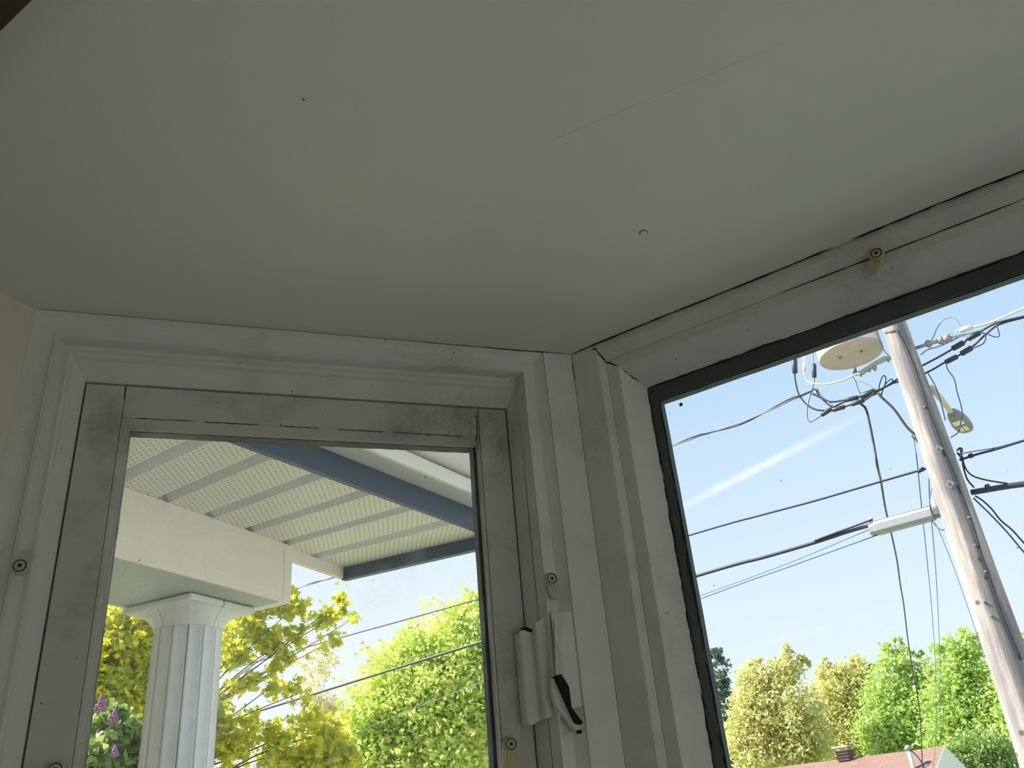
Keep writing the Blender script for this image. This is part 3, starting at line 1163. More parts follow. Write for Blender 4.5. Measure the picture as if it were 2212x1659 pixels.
# long street cables
cable('overhead_cable', 'highest twisted overhead cable running up to the transformer leads',
      [(420, 1345), (660, 1265), (745, 1238), (1100, 1105), (1460, 960), (1530, 936), (1600, 915), (1660, 887), (1710, 862)] + z1((200, 895), (290, 855), (340, 830), (370, 880), (430, 940), (490, 990)), 0.010, 'cable_grey', smooth=6, twist=1.3)
cable('overhead_cable', 'middle overhead cable ending on the left side of the pole', [(420, 1468), (690, 1390), (1030, 1295), (1500, 1153), (1640, 1114), (1760, 1082), (1880, 1047), (2008, 1010)], 0.011, 'cable_black',
      sleeves=[((1982, 1019), (1996, 1012), .022)])
cable('overhead_cable', 'thickest lowest overhead cable leading into the grey splice case', [(330, 1604), (480, 1560), (650, 1508), (1035, 1388), (1515, 1241), (1650, 1204), (1760, 1172), (1830, 1149), (1885, 1133)], 0.019)
cable('overhead_cable', 'short cable branching above the thick cable into the splice case', [(1760, 1168), (1800, 1153), (1850, 1135), (1885, 1122)], 0.011, off=-.10)
cable('overhead_cable', 'upper of two thin blue wires below the splice case', [(1300, 1367), (1410, 1325), (1520, 1284), (1700, 1218), (1880, 1143)], 0.004, 'cable_blue')
cable('overhead_cable', 'lower of two thin blue wires below the splice case', [(700, 1612), (1000, 1489), (1520, 1291), (1700, 1226), (1900, 1154)], 0.006, 'cable_blue')

# secondary leads at the transformer
cable('transformer_lead', 'black lead with a long black sleeve left of the transformer', z1((150, 470), (152, 690), (162, 780), (190, 880), (260, 970), (340, 1015), (420, 1025)), 0.010,
      sleeves=[(*z1((150, 560), (155, 688)), .032)])
cable('transformer_lead', 'white lead curving below the transformer to the pole bracket', z1((236, 440), (236, 600), (240, 690), (270, 760), (350, 785), (450, 785), (600, 745), (700, 700)), 0.011, 'cable_white',
      sleeves=[(*z1((237, 600), (240, 665)), .022)], sleeve_mat='cable_white')
cable('transformer_lead', 'grey lead with a sleeve nearest the transformer, looping down', z1((310, 440), (315, 590), (325, 730), (318, 790), (285, 900), (263, 1000), (268, 1105), (310, 1118), (390, 1065), (480, 1010)), 0.010, 'cable_grey',
      sleeves=[(*z1((325, 605), (328, 728)), .026)])
cable('splice_cable', 'dark cable sagging from the twisted cable to the big splice', z1((300, 868), (380, 905), (470, 945), (600, 930), (720, 905)), 0.011, sleeves=[(*z1((600, 932), (722, 905)), .026)])
cable('splice_cable', 'dark cable with two sleeves left of the big splice', z1((390, 1065), (480, 1008), (560, 1000), (660, 970), (770, 935), (880, 860)), 0.011,
      sleeves=[(*z1((390, 1065), (480, 1010)), .026), (*z1((490, 1020), (600, 990)), .026), (*z1((660, 970), (772, 932)), .026)])
cable('splice_cable', 'upper dark cable from the big splice past the pole front', z1((490, 1000), (600, 945), (740, 900), (880, 848), (960, 815), (1080, 738), (1230, 655), (1440, 545), (1570, 470), (1670, 415), (1700, 385), (1810, 320), (1960, 240), (2206, 180), (2400, 140)), 0.011, off=-.24,
      sleeves=[(*z1((745, 900), (882, 850)), .040), (*z1((1562, 472), (1668, 412)), .030), (*z1((1700, 385), (1812, 322)), .030)])
cable('splice_cable', 'lower dark cable from the big splice past the pole front', z1((880, 860), (1030, 780), (1120, 760), (1220, 735), (1380, 660), (1500, 590), (1640, 520), (1740, 455), (1860, 345), (1980, 255), (2206, 190), (2400, 150)), 0.011, off=-.25,
      sleeves=[(*z1((1502, 592), (1610, 538)), .028), (*z1((1640, 518), (1742, 458)), .030)])
cable('overhead_cable', 'pale cable rising to the upper right corner above the dark ones', z1((1600, 310), (1700, 290), (1800, 265), (1960, 215), (2206, 105), (2400, 20)), 0.014, 'cable_white', sleeves=[(*z1((1630, 305), (1740, 278)), .030)], sleeve_mat='cable_white')
cable('loop_wire', 'thin wire loop arching above the pole bracket', z1((1370, 412), (1400, 350), (1430, 280), (1480, 215), (1540, 190), (1600, 210), (1650, 290)), 0.006, 'cable_grey')
cable('loop_wire', 'thin wire from the pole under the bracket to the pale cable', z1((1280, 525), (1340, 480), (1440, 450), (1560, 400), (1660, 350), (1850, 300)), 0.006, 'cable_blue')
cable('loop_wire', 'small dark wire ring right of the sleeves', z1((1810, 325), (1850, 335), (1862, 380), (1830, 430), (1750, 465)), 0.007, 'cable_black')
cable('loop_wire', 'small triangular wire tail beside the upper right cables', z1((1945, 220), (1970, 290), (1985, 350), (1950, 365), (1880, 340)), 0.006, 'cable_black')
cable('loop_wire', 'narrow wire loop above the big splice', z1((905, 845), (915, 780), (945, 712), (968, 730), (960, 790), (925, 880)), 0.006, 'cable_black', off=-.26)
cable('loop_wire', 'second smaller wire loop above the big splice', z1((930, 890), (945, 820), (985, 765), (1025, 740), (1020, 780), (980, 800)), 0.006, 'cable_black', off=-.26)
cable('loop_wire', 'thin wire dropping from the bracket to the big splice', z1((670, 720), (700, 765), (715, 820), (740, 870)), 0.006, 'cable_blue')
cable('loop_wire', 'faint stay wire from the bracket to the big splice end', z1((705, 750), (770, 775), (830, 805), (880, 845)), 0.004, 'cable_grey')
cable('loop_wire', 'thin wire beside the transformer reaching the pole', z1((880, 300), (925, 420), (950, 480), (1000, 540)), 0.005, 'cable_blue')

# brackets holding the cables to the pole
br_o = empty('dead_end_bracket', wp(1925, 772, -.1))
tag(br_o, 'grey metal bracket with insulators left of the pole under the transformer', 'bracket')
bp = [wp(x, y, -.10) for x, y in z1((690, 705), (760, 680), (860, 610), (960, 560), (1040, 545))]
MB().tube(bp, [.014, .03, .026, .032, .014], 8).build('rod', 'steel', br_o)
for x, y in z1((740, 690), (815, 650), (865, 640), (985, 560)):
    p = wp(x, y, -.10)
    MB().tube([p - Vector((0, 0, .04)), p, p + Vector((0, 0, .03))], [.008, .03, .01], 8).build('insulator', 'cable_grey', br_o)
br_o = empty('dead_end_bracket', wp(1985, 752, -.1))
tag(br_o, 'grey metal bracket with insulators right of the pole', 'bracket')
bp = [wp(x, y, -.10) for x, y in z1((1220, 470), (1340, 430), (1460, 395), (1560, 365), (1680, 345))]
MB().tube(bp, [.018, .020, .020, .018, .014], 8).build('rod', 'steel', br_o)
for (x, y), r_ in zip(z1((1350, 425), (1465, 395), (1520, 380)), (.035, .042, .045)):
    p = wp(x, y, -.10)
    MB().tube([p - Vector((0, 0, .045)), p - Vector((0, 0, .02)), p + Vector((0, 0, .02)), p + Vector((0, 0, .045))], [.01, r_, r_, .01], 10).build('insulator', 'cable_grey', br_o)
MB().tube(smooth_path([wp(x, y, -.10) for x, y in z1((1510, 350), (1535, 330), (1558, 345), (1550, 390))], 4), .008, 6).build('eye_ring', 'steel', br_o)
br_o = empty('cable_clamp', wp(1977, 945, -.1))
tag(br_o, 'small dark clamp on the left side of the pole under the drop cable', 'clamp')
MB().tube([wp(x, y, -.05) for x, y in z1((1215, 1245), (1245, 1265), (1275, 1310), (1300, 1340))], [.02, .03, .022, .012], 7).build('clamp_body', 'cable_black', br_o)
MB().tube(smooth_path([wp(x, y, -.05) for x, y in z1((1240, 1245), (1215, 1235), (1205, 1255), (1225, 1275))], 4), .008, 6).build('eye_ring', 'cable_black', br_o)

# service drops
HD = 30.0
cable('service_drop', 'heavy dark drop cable hanging from the splice towards the red roof', [wp(*p, -.2) for p in z1((735, 958), (790, 1010), (825, 1150), (860, 1330), (895, 1530))] + [
      at(1887, 960, 9.4), at(1903, 1040, 10.5), at(1913, 1100, 12), at(1926, 1155, 13.5), at(1938, 1213, 15.5), at(1945, 1264, 17.5), at(1952, 1305, 19.5), at(1961, 1380, 22), at(1970, 1440, 24), at(1985, 1520, 26), at(1990, 1590, 27), at(1993, 1670, 27.5)][1:], 0.013)
cable('service_drop', 'dark drop cable from the splice to the clamp on the pole', z1((900, 868), (930, 905), (1040, 1010), (1140, 1150), (1190, 1205), (1240, 1250)), 0.014)
cable('service_drop', 'left of two thin vertical blue wires beside the pole', [wp(1975, 945, -.1), wp(1975, 955, -.1), at(1981, 997, 9.1), at(1990, 1088, 10.5), at(2000, 1184, 13), at(2010, 1285, 17), at(2016, 1360, 20), at(2021, 1450, 23), at(2022, 1590, 26), at(2014, 1670, 27)], 0.006, 'cable_blue')
cable('service_drop', 'right of two thin vertical blue wires beside the pole', [wp(2006, 1008, -.1), at(2008, 1073, 9.3), at(2012, 1124, 10.5), at(2018, 1189, 13), at(2024, 1273, 16), at(2028, 1360, 19), at(2031, 1450, 22), at(2030, 1600, 25.5)], 0.006, 'cable_blue')
cable('service_drop', 'hair-thin wire slanting down just left of the pole', [wp(2020, 1128, -.1), at(2034, 1160, 9.2), at(2060, 1225, 10), at(2084, 1293, 11), at(2107, 1360, 12), at(2130, 1440, 13)], 0.0032, 'cable_blue')
cable('loop_wire', 'short blue wire sagging from the splice case to the pole', [wp(*p, -.12) for p in z3((870, 665), (930, 740), (975, 768), (1010, 750), (1035, 725))], 0.005, 'cable_blue')
cable('loop_wire', 'short blue wire rising from the splice case end to the pole', [wp(*p, -.12) for p in z3((865, 470), (880, 410), (905, 350))], 0.004, 'cable_blue')
cable('loop_wire', 'thin wire hanging from the sleeve down to the street lamp', [wp(*p, -.1) for p in z1((1505, 600), (1525, 660), (1580, 740), (1605, 850), (1640, 970), (1655, 1060), (1640, 1130), (1620, 1215), (1550, 1265))], 0.006, 'cable_blue', off=-.1)
cable('loop_wire', 'thin wire running down the right edge of the pole past the lamp arm', [wp(*p, -.1) for p in z1((1340, 680), (1400, 780), (1440, 880), (1475, 1000), (1500, 1110))], 0.006, 'cable_blue')

# right side communication cables
cable('overhead_cable', 'upper dark cable leaving the pole to the right', z3((1130, 140), (1300, 85), (1450, 45), (1709, -35), (1900, -90)), 0.012, sleeves=[(*z3((1215, 110), (1252, 92)), .024)])
cable('overhead_cable', 'thin messenger wire just above the upper right cable', z3((1160, 80), (1300, 55), (1450, 30), (1709, -42), (1900, -98)), 0.005, 'cable_blue')
cable('overhead_cable', 'thickest dark cable leaving the pole to the lower right', z3((1235, 430), (1400, 402), (1560, 375), (1709, 355), (1900, 330)), 0.028, sleeves=[(*z3((1365, 395), (1405, 388)), .04)])
cable('loop_wire', 'dark wire bundle curving from the pole onto the thick right cable', z3((1130, 30), (1150, 90), (1175, 190), (1215, 255), (1280, 295), (1400, 325), (1560, 350)), 0.008)
cable('loop_wire', 'dark jumper wire dropping from the pole tie to the thick right cable', z3((1160, 150), (1175, 240), (1205, 320), (1260, 385)), 0.009)
cable('loop_wire', 'small knotted wire tie on the right edge of the pole', z3((1105, 60), (1130, 32), (1155, 45), (1140, 90), (1110, 75), (1150, 130), (1165, 210)), 0.008)
cable('service_drop', 'upper of two drop wires slanting down to the right edge', z3((1270, 460), (1340, 505), (1420, 580), (1500, 680), (1600, 765), (1709, 885), (1900, 1100)), 0.008)
cable('service_drop', 'lower of two drop wires slanting down to the right edge', z3((1255, 480), (1400, 620), (1560, 790), (1709, 968), (1900, 1190)), 0.008, 'cable_blue')

# transformer tank
tr_px = (1839, 768)
trc = on_v(tr_px[0], tr_px[1], PP, PAZ, -0.20)
tk = empty('pole_transformer', trc)
tag(tk, 'round pale grey pole transformer, only its underside and lower wall showing', 'transformer')
TR = 0.5 * 134 / FPX * (trc - CAM).dot(FWD)
mb = MB()
mb.tube([trc + H * z for z in (0.03, .032, .05, .95)], [TR * .97, TR, TR, TR], 40, caps=False)
mb.build('tank', 'tank_grey', tk)
mb = MB()
mb.tube([trc + H * z for z in (0.0, 0.012, 0.04)], [TR * .985, TR, TR * .99], 40)
mb.build('base_plate', 'tank_bottom', tk)
mb = MB().tube([trc + H * z for z in (.95, .98, 1.06)], [TR * 1.03, TR * 1.03, TR * .5], 40)
mb.build('lid', 'tank_grey', tk)
for x, y in z1((560, 545), (748, 490)):
    p = on_z(x, y, trc.z)
    MB().tube([p + H * .01, p - H * .015], .018, 8).build('drain_plug', 'lamp_head', tk)
pdir = (flat(PP, 0) - flat(trc, 0)).normalized()
p0 = trc + pdir * TR * .9 + H * .5
MB().box(p0 - pdir.cross(H) * .06, pdir * max(.05, (flat(PP, 0) - flat(trc, 0)).length - TR * .9 - pole_r(trc.z) + .02), pdir.cross(H) * .12, H * .16).build('mounting_lug', 'steel', tk)
p = on_z(1679 + 690 * .2412, 640 + 660 * .2412, trc.z)
MB().tube([p + H * .02, p - H * .05], .028, 8).build('ground_lug', 'lamp_head', tk)

# splice case on the strand
e0, e1 = wp(1893, 1142, -.12), wp(2016, 1108, -.12)
sc = empty('splice_case', e0)
tag(sc, 'long grey cable splice case hanging on the strand left of the pole', 'splice case')
ax = (e1 - e0)
axn = ax.normalized()
upv = (H - axn * H.dot(axn)).normalized()
sd = axn.cross(upv)
hh = 0.062
prof = [(-.062, .030), (-.045, .066), (.045, .066), (.062, .030), (.062, -.040), (.036, -.070), (-.036, -.070), (-.062, -.040)]
mb = MB().prism([e0 + sd * a_ + upv * b_ for a_, b_ in prof], ax)
eased(mb.build('case_body', 'enclosure_grey', sc), .008)
for pp, s_ in ((e0, -1), (e1, 1)):
    mb = MB().prism([pp + sd * a_ * .8 + upv * b_ * .8 for a_, b_ in prof], axn * .06 * s_)
    mb.build('end_cap', 'enclosure_grey' if s_ < 0 else 'lamp_head', sc)
    mb = MB().box(pp - axn * .02 - sd * .012 + upv * .02 + axn * s_ * .03, axn * .04, sd * .024, upv * .11)
    eased(mb.build('hanger', 'cable_white', sc), .003)
mb = MB().tube([e0 + upv * .069, e1 + upv * .069], .012, 6)
mb.build('strand', 'cable_black', sc)

# street lamp on its arm
lz = on_pole(2012, 838, 0).z
l0 = flat(on_pole(2012, 838, -.02), lz)
l1 = on_z(2056, 893, lz)
lh = empty('street_lamp', l0)
tag(lh, 'small street lamp with dark head on a yellowish arm right of the pole', 'street lamp')
MB().tube([l0, l0.lerp(l1, .5) + H * .02, l1], [.030, .030, .028], 10).build('arm', 'lamp_arm', lh)
c0, c1 = on_z(2053, 889, lz), on_z(2090, 928, lz)
ld = (c1 - c0).normalized()
ls = ld.cross(H)
Lh = (c1 - c0).length
Wd = 0.5 * 46 / FPX * (c0 - CAM).dot(FWD)
vs, fs = [], []
ringn = 20
lev = [(-.055, .72), (-.04, .95), (0, 1.0), (.05, .85), (.09, .45)]
for zz, k in lev:
    for j in range(ringn):
        a = 2 * math.pi * j / ringn
        ca, sa = math.cos(a), math.sin(a)
        wfac = Wd * (0.62 + .38 * (ca * .5 + .5)) * (abs(sa) ** .8) * (1 if sa > 0 else -1)
        vs.append(c0 + ld * (Lh * .5 + Lh * .52 * ca * k) + ls * wfac * k + H * zz)
for i in range(len(lev) - 1):
    for j in range(ringn):
        j2 = (j + 1) % ringn
        fs.append((i * ringn + j, i * ringn + j2, (i + 1) * ringn + j2, (i + 1) * ringn + j))
fs.append(tuple(reversed(range(ringn))))
fs.append(tuple((len(lev) - 1) * ringn + j for j in range(ringn)))
MB().add(vs, fs, True).build('lamp_head', 'lamp_head', lh)
pc = c0 + ld * Lh * .42 - H * .062
mb = MB().box(pc - ld * Lh * .16 - ls * Wd * .45, ld * Lh * .2, ls * Wd * .9, H * .006)
mb.build('lens', 'lamp_lens', lh)
mb = MB().box(pc + ld * Lh * .14 - ls * Wd * .38, ld * Lh * .22, ls * Wd * .34, H * .006)
mb.build('lens', 'lamp_lens', lh)
mb = MB().box(pc + ld * Lh * .14 + ls * Wd * .05, ld * Lh * .22, ls * Wd * .34, H * .006)
mb.build('lens', 'lamp_lens', lh)

# ------------------------------------------------------------------ red-roofed house across the street
HAZ = -46.6
hr = at(2040, 1612, HD)                   # right end of the ridge
uH = az_dir(HAZ)
toward = Vector((-hr.x, -hr.y, 0))
nH = az_out(HAZ)
if toward.dot(nH) < 0:
    nH = -nH
house = empty('house', flat(hr, GZ))
tag(house, 'bungalow with pinkish brown shingle roof and white gable at the bottom', 'house')
Lr = 13.0
run, drop_ = 3.6, 1.9
lft = uH * Lr
oh = -uH * 0.0
def slope(sgn):
    e = hr + nH * run * sgn - H * drop_
    return MB().prism([hr, hr + lft, e + lft, e], (0, 0, -.10))


sh = slope(1).build('roof_slope', 'shingles', house, origin=hr)
# shingle courses follow the eaves
sx = uH
sy = (nH * run - H * drop_).normalized()
szv = sx.cross(sy)
mrot = Matrix((sx, sy, szv)).transposed().to_4x4()
sh.data.transform(mrot.inverted())
sh.rotation_euler = mrot.to_euler()
slope(-1).build('roof_slope', 'shingles', house)
ewall = hr - uH * -.25
zw0 = GZ
pa, pb = hr - uH * .02 + nH * (run - .02) - H * (drop_ * .995), hr - uH * .02 - nH * (run - .02) - H * (drop_ * .995)
apex = hr - uH * .02 - H * .0
mb = MB().prism([flat(pa, zw0), pa, apex, pb, flat(pb, zw0)], uH * (Lr - .5))
mb.build('walls', 'gable_white', house)
vb = on_v(1826, 1634, hr, HAZ) 
vent = MB()
vw = 0.23
bz = vb - H * .12
ve = empty('roof_vent', bz)
ve.parent = house
ve.location = bz - house.location
tag(ve, 'dark brown louvred roof vent with a flat cap')
MB().box(bz - uH * vw * .85 - nH * vw * .85, uH * vw * 1.7, nH * vw * 1.7, H * .30).build('vent_body', 'vent_brown', ve)
for k in range(3):
    MB().box(bz - uH * vw - nH * vw + H * (.10 + .085 * k), uH * vw * 2, nH * vw * 2, H * .03).build('louvre', 'vent_brown', ve)
MB().box(bz - uH * vw * 1.15 - nH * vw * 1.15 + H * .37, uH * vw * 2.3, nH * vw * 2.3, H * .05).build('vent_cap', 'tank_bottom', ve)
mt = on_v(1962, 1619, hr + nH * 1.0, HAZ)
mastb = on_v(1975, 1668, hr + nH * 1.0, HAZ)
ms = empty('service_mast', Vector((mt.x, mt.y, hr.z - .9)))
tag(ms, 'grey metal service mast with a rounded head standing on the red roof', 'mast')
MB().tube([Vector((mt.x, mt.y, hr.z - 1.0)), mt], .06, 10).build('pipe', 'tank_grey', ms)
MB().tube([mt - H * .02, mt + H * .06, mt + H * .12], [.09, .1, .04], 10).build('weather_head', 'enclosure_grey', ms)
MB().tube(smooth_path([mt + uH * -.05, mt - uH * .25 - H * .3, mt - uH * .32 - H * .7, mt - uH * .12 - H * .85], 5), .018, 6).build('drip_loop', 'cable_black', ms)


# ------------------------------------------------------------------ trees
def leaf_mesh(name, pos, nrm, size, template, mat):
    """many copies of a flat leaf outline as one mesh"""
    n, k = len(pos), len(template)
    t = np.asarray(template)
    up = rng.normal(size=(n, 3))
    x = np.cross(nrm, up)
    x /= np.linalg.norm(x, axis=1, keepdims=True) + 1e-9
    y = np.cross(nrm, x)
    vs = pos[:, None, :] + (x[:, None, :] * t[None, :, 0:1] + y[:, None, :] * t[None, :, 1:2] + nrm[:, None, :] * t[None, :, 2:3]) * size[:, None, None]
    me = bpy.data.meshes.new(name)
    me.vertices.add(n * k)
    me.vertices.foreach_set('co', vs.astype(np.float32).ravel())
    me.loops.add(n * k)
    me.loops.foreach_set('vertex_index', np.arange(n * k, dtype=np.int32))
    me.polygons.add(n)
    me.polygons.foreach_set('loop_start', np.arange(0, n * k, k, dtype=np.int32))
    me.polygons.foreach_set('loop_total', np.full(n, k, dtype=np.int32))
    me.materials.append(MATS[mat])
    me.update()
    me.validate()
    return me


LEAF4 = [(0, -.55, 0), (.32, 0, .05), (0, .55, 0), (-.32, 0, .05)]
MAPLE = [(0, -.5, 0), (.14, -.2, .03), (.5, -.22, .0), (.3, .02, .04), (.46, .3, 0), (.16, .2, .03), (0, .62, 0), (-.16, .2, .03), (-.46, .3, 0), (-.3, .02, .04), (-.5, -.22, 0), (-.14, -.2, .03)]


def tree(name, label, blobs, count, size, mat, trunk_px, dist, template=LEAF4, clump=0.35, lean=0.5, cat='tree', group=None, trunk_r=.12, bark='bark', shell=0.45, per_clump=30):
    """blobs: (px, py, radius px, weight, distance offset)"""
    trunk = flat(at(trunk_px[0], trunk_px[1], dist), GZ)
    root = empty(name, trunk)
    tag(root, label, cat, group)
    cen, rad, wts = [], [], []
    for b in blobs:
        d = dist + (b[4] if len(b) > 4 else 0)
        p = at(b[0], b[1], d)
        cen.append(p)
        rad.append(b[2] / FPX * (p - CAM).dot(FWD))
        wts.append((b[3] if len(b) > 3 else 1.0) * b[2] ** 2)
    wts = np.array(wts) / sum(wts)
    # clumps on twigs inside each blob
    ncl = max(10, count // per_clump)
    pick = rng.choice(len(blobs), size=ncl, p=wts)
    dirs = rng.normal(size=(ncl, 3))
    dirs /= np.linalg.norm(dirs, axis=1, keepdims=True)
    rr_ = rng.random(ncl) ** shell * rng.uniform(.8, 1.22, ncl)
    C_ = np.array([tuple(c) for c in cen])[pick]
    R_ = np.array(rad)[pick]
    dirs[:, 2] = np.where(dirs[:, 2] > 0, dirs[:, 2] * 1.15, dirs[:, 2])
    cl = C_ + dirs * (R_ * rr_)[:, None]
    per = rng.integers(0, ncl, size=count)
    off = rng.normal(size=(count, 3)) * (R_[per] * clump * .5)[:, None] * np.array([1, 1, .8])
    pos = cl[per] + off
    nr_ = rng.normal(size=(count, 3)) + np.array([0, 0, 0.7])
    nr_ /= np.linalg.norm(nr_, axis=1, keepdims=True)
    sz = size * (0.6 + 0.8 * rng.random(count))
    me = leaf_mesh('foliage', pos - np.array(tuple(trunk)), nr_, sz, template, mat)
    fo = bpy.data.objects.new('foliage', me)
    COL.objects.link(fo)
    fo.parent = root
    fo['kind'] = 'stuff'
    # trunk and limbs reach into the blobs
    top = Vector((0, 0, 0))
    for c in cen:
        top += c
    top /= len(cen)
    tz = max(c.z for c in cen)
    tp = Vector((trunk.x, trunk.y, GZ))
    head = Vector((trunk.x + (top.x - trunk.x) * lean, trunk.y + (top.y - trunk.y) * lean, GZ + (top.z - GZ) * .95))
    path = smooth_path([tp, tp.lerp(head, .35) + Vector((.08, -.05, 0)), tp.lerp(head, .7), head], 5)
    n = len(path)
    MB().tube(path, [trunk_r * (1 - .75 * i / (n - 1)) for i in range(n)], 8).build('trunk', bark, root)
    for c, r_ in zip(cen, rad):
        want = c.z - 0.45 * math.hypot(c.x - trunk.x, c.y - trunk.y) - .1 * random.random()
        k = min(range(1, n - 1), key=lambda q: abs(path[q].z - want))
        s = path[k]
        mid = s.lerp(c, .55) + Vector((random.uniform(-.9, .9), random.uniform(-.9, .9), random.uniform(-.2, .8))) * r_
        pth = smooth_path([s, mid, c, c + (c - mid).normalized() * r_ * .35], 4)
        m_ = len(pth)
        r0_ = trunk_r * (1 - .75 * k / (n - 1)) * .28
        MB().tube(pth, [r0_ * (1 - .88 * i / (m_ - 1)) for i in range(m_)], 5).build('branch', bark, root)
    return root


tree('maple_tree', 'large yellow green maple behind the porch column with open drooping branches',
     [(240, 1400, 85, 1.6), (200, 1480, 70, 1.5), (290, 1480, 70, 1.3), (390, 1560, 90, .8), (300, 1350, 45, 1.4), (535, 1330, 44, .9), (600, 1290, 34, .8), (630, 1318, 30, .7), (510, 1395, 48, .8), (575, 1385, 34, .7), (610, 1425, 30, .5), (640, 1375, 26, .6),
      (520, 1470, 40, .45), (590, 1480, 30, .45), (640, 1500, 26, .5), (700, 1340, 24, .6), (738, 1292, 17, .7), (725, 1330, 18, .6), (765, 1335, 10, .5), (718, 1385, 16, .5), (660, 1560, 40, .6), (560, 1570, 40, .5), (500, 1610, 50, .7), (715, 1580, 34, .7), (600, 1630, 50, .7), (680, 1640, 50, .9), (740, 1640, 40, .9), (480, 1545, 30, .5)],
     17000, .064, 'leaf_maple', (395, 1500), 8.5, MAPLE, clump=.42, lean=0.0, trunk_r=.08, per_clump=12)
mpl = bpy.data.objects['maple_tree']
lm = bpy.data.meshes.new('leaf')
lm.from_pydata([(x * .075, y * .075, z * .075) for x, y, z in MAPLE], [], [tuple(range(len(MAPLE)))])
lm.materials.append(MATS['leaf_maple'])
for bx, by, br_ in ((700, 1330, 34), (738, 1290, 24), (722, 1375, 26), (765, 1335, 14), (640, 1300, 34), (600, 1275, 26), (690, 1400, 20), (640, 1420, 30), (600, 1480, 34), (660, 1500, 30)):
    for k in range(14):
        p = at(bx + random.gauss(0, .5) * br_, by + random.gauss(0, .5) * br_, 8.4 + random.uniform(-.25, .2))
        lo = bpy.data.objects.new('leaf', lm)
        COL.objects.link(lo)
        lo.parent = mpl
        lo.location = p - mpl.location
        lo.rotation_euler = (random.uniform(.2, 1.5), random.uniform(-.6, .6), random.uniform(0, 6.28))
        f_ = random.uniform(.7, 1.15)
        lo.scale = (f_, f_, f_)
tree('lilac_shrub', 'dark green lilac shrub with purple flowers at the lower left',
     [(215, 1620, 60, 1), (270, 1610, 50, 1), (200, 1680, 70, 1), (290, 1680, 60, 1), (235, 1560, 34, .7)], 8000, .06, 'leaf_dark', (240, 1650), 6.6, clump=.4, cat='shrub', trunk_r=.04)
lil = bpy.data.objects['lilac_shrub']
for x, y, r_ in ((218, 1522, 11), (246, 1552, 9), (186, 1618, 7), (248, 1625, 6)):
    p = at(x, y, 6.35)
    rad_ = r_ / FPX * 6.4
    mb = MB()
    for k in range(60):
        t = random.random()
        a = random.uniform(0, 6.28)
        q = p + Vector((math.cos(a), math.sin(a), 0)) * rad_ * (1 - t) * .9 + H * (t * 2.6 - 1) * rad_
        d = .012
        mb.add([q + Vector((d, 0, 0)), q + Vector((0, d, 0)), q - Vector((d, 0, 0)), q - Vector((0, d, 0)), q + Vector((0, 0, d)), q - Vector((0, 0, d))],
               [(0, 1, 4), (1, 2, 4), (2, 3, 4), (3, 0, 4), (1, 0, 5), (2, 1, 5), (3, 2, 5), (0, 3, 5)])
    fl = mb.build('flower_cluster', 'lilac', lil)
    fl['label'] = 'purple lilac flower cluster'
tree('birch_tree', 'pale sparse young tree standing between maple and round tree',
     [(690, 1440, 36, .6), (668, 1490, 36, .7), (700, 1400, 20, .4), (690, 1540, 40, .9), (655, 1430, 22, .4), (735, 1560, 40, 1)], 3000, .06, 'leaf_pale', (690, 1600), 17, clump=.5, trunk_r=.05, bark='bark_pale')
tree('round_tree', 'dense bright green round tree at the right side of the narrow window',
     [(960, 1480, 125, 1), (880, 1520, 110, 1), (1010, 1400, 85, 1), (1040, 1350, 60, .9), (905, 1425, 62, 1), (820, 1570, 80, 1), (775, 1640, 55, 1), (960, 1600, 130, 1), (860, 1650, 100, 1), (1080, 1500, 120, .8), (1000, 1320, 28, .7), (880, 1370, 12, .6), (1015, 1290, 14, .6)],
     70000, .085, 'leaf_bright', (960, 1600), 15, clump=.30, trunk_r=.22)
tree('spruce_tree', 'dark blue green spruce at the left edge of the wide window',
     [(1548, 1420, 26, 1), (1555, 1470, 32, 1), (1560, 1540, 45, 1), (1570, 1620, 55, 1)], 6000, .18, 'leaf_spruce', (1556, 1600), 48, clump=.3, trunk_r=.15)
GT = 'trees behind the red roof'
tree('yellow_maple', 'olive yellow tree left of the roof vent, tallest of the yellow ones',
     [(1640, 1480, 46, 1), (1700, 1450, 36, 1), (1622, 1545, 55, 1), (1700, 1540, 70, 1), (1640, 1620, 60, 1), (1730, 1610, 70, 1), (1633, 1430, 15, .8), (1700, 1408, 13, .8), (1733, 1425, 14, .8), (1600, 1600, 40, 1)],
     24000, .165, 'leaf_yellow', (1690, 1600), 42, clump=.35, group=GT, trunk_r=.14)
tree('yellow_maple', 'olive yellow tree above the roof vent with two pointed tops',
     [(1795, 1470, 34, 1), (1850, 1460, 36, 1), (1800, 1540, 60, 1), (1860, 1540, 60, 1), (1820, 1610, 70, 1), (1790, 1430, 14, .8), (1848, 1425, 14, .8), (1878, 1440, 12, .8)],
     20000, .165, 'leaf_yellow', (1830, 1600), 46, clump=.35, group=GT, trunk_r=.14)
tree('green_tree', 'bright green tree behind the hanging drop cable',
     [(1940, 1430, 34, 1), (1930, 1490, 60, 1), (1985, 1470, 40, 1), (1960, 1560, 70, 1), (1900, 1580, 50, 1), (1915, 1405, 14, .8), (1942, 1392, 13, .8), (1985, 1415, 12, .7), (1940, 1620, 70, 1)],
     20000, .165, 'leaf_green', (1950, 1600), 44, clump=.35, group=GT, trunk_r=.14)
tree('green_tree', 'bright green tree directly left of the utility pole',
     [(2055, 1420, 38, 1), (2095, 1400, 36, 1), (2060, 1490, 60, 1), (2110, 1490, 60, 1), (2060, 1570, 70, 1), (2120, 1590, 70, 1), (2100, 1370, 12, .8), (2035, 1400, 12, .8), (2100, 1640, 80, 1)],
     22000, .165, 'leaf_green', (2080, 1600), 42, clump=.35, group=GT, trunk_r=.14)
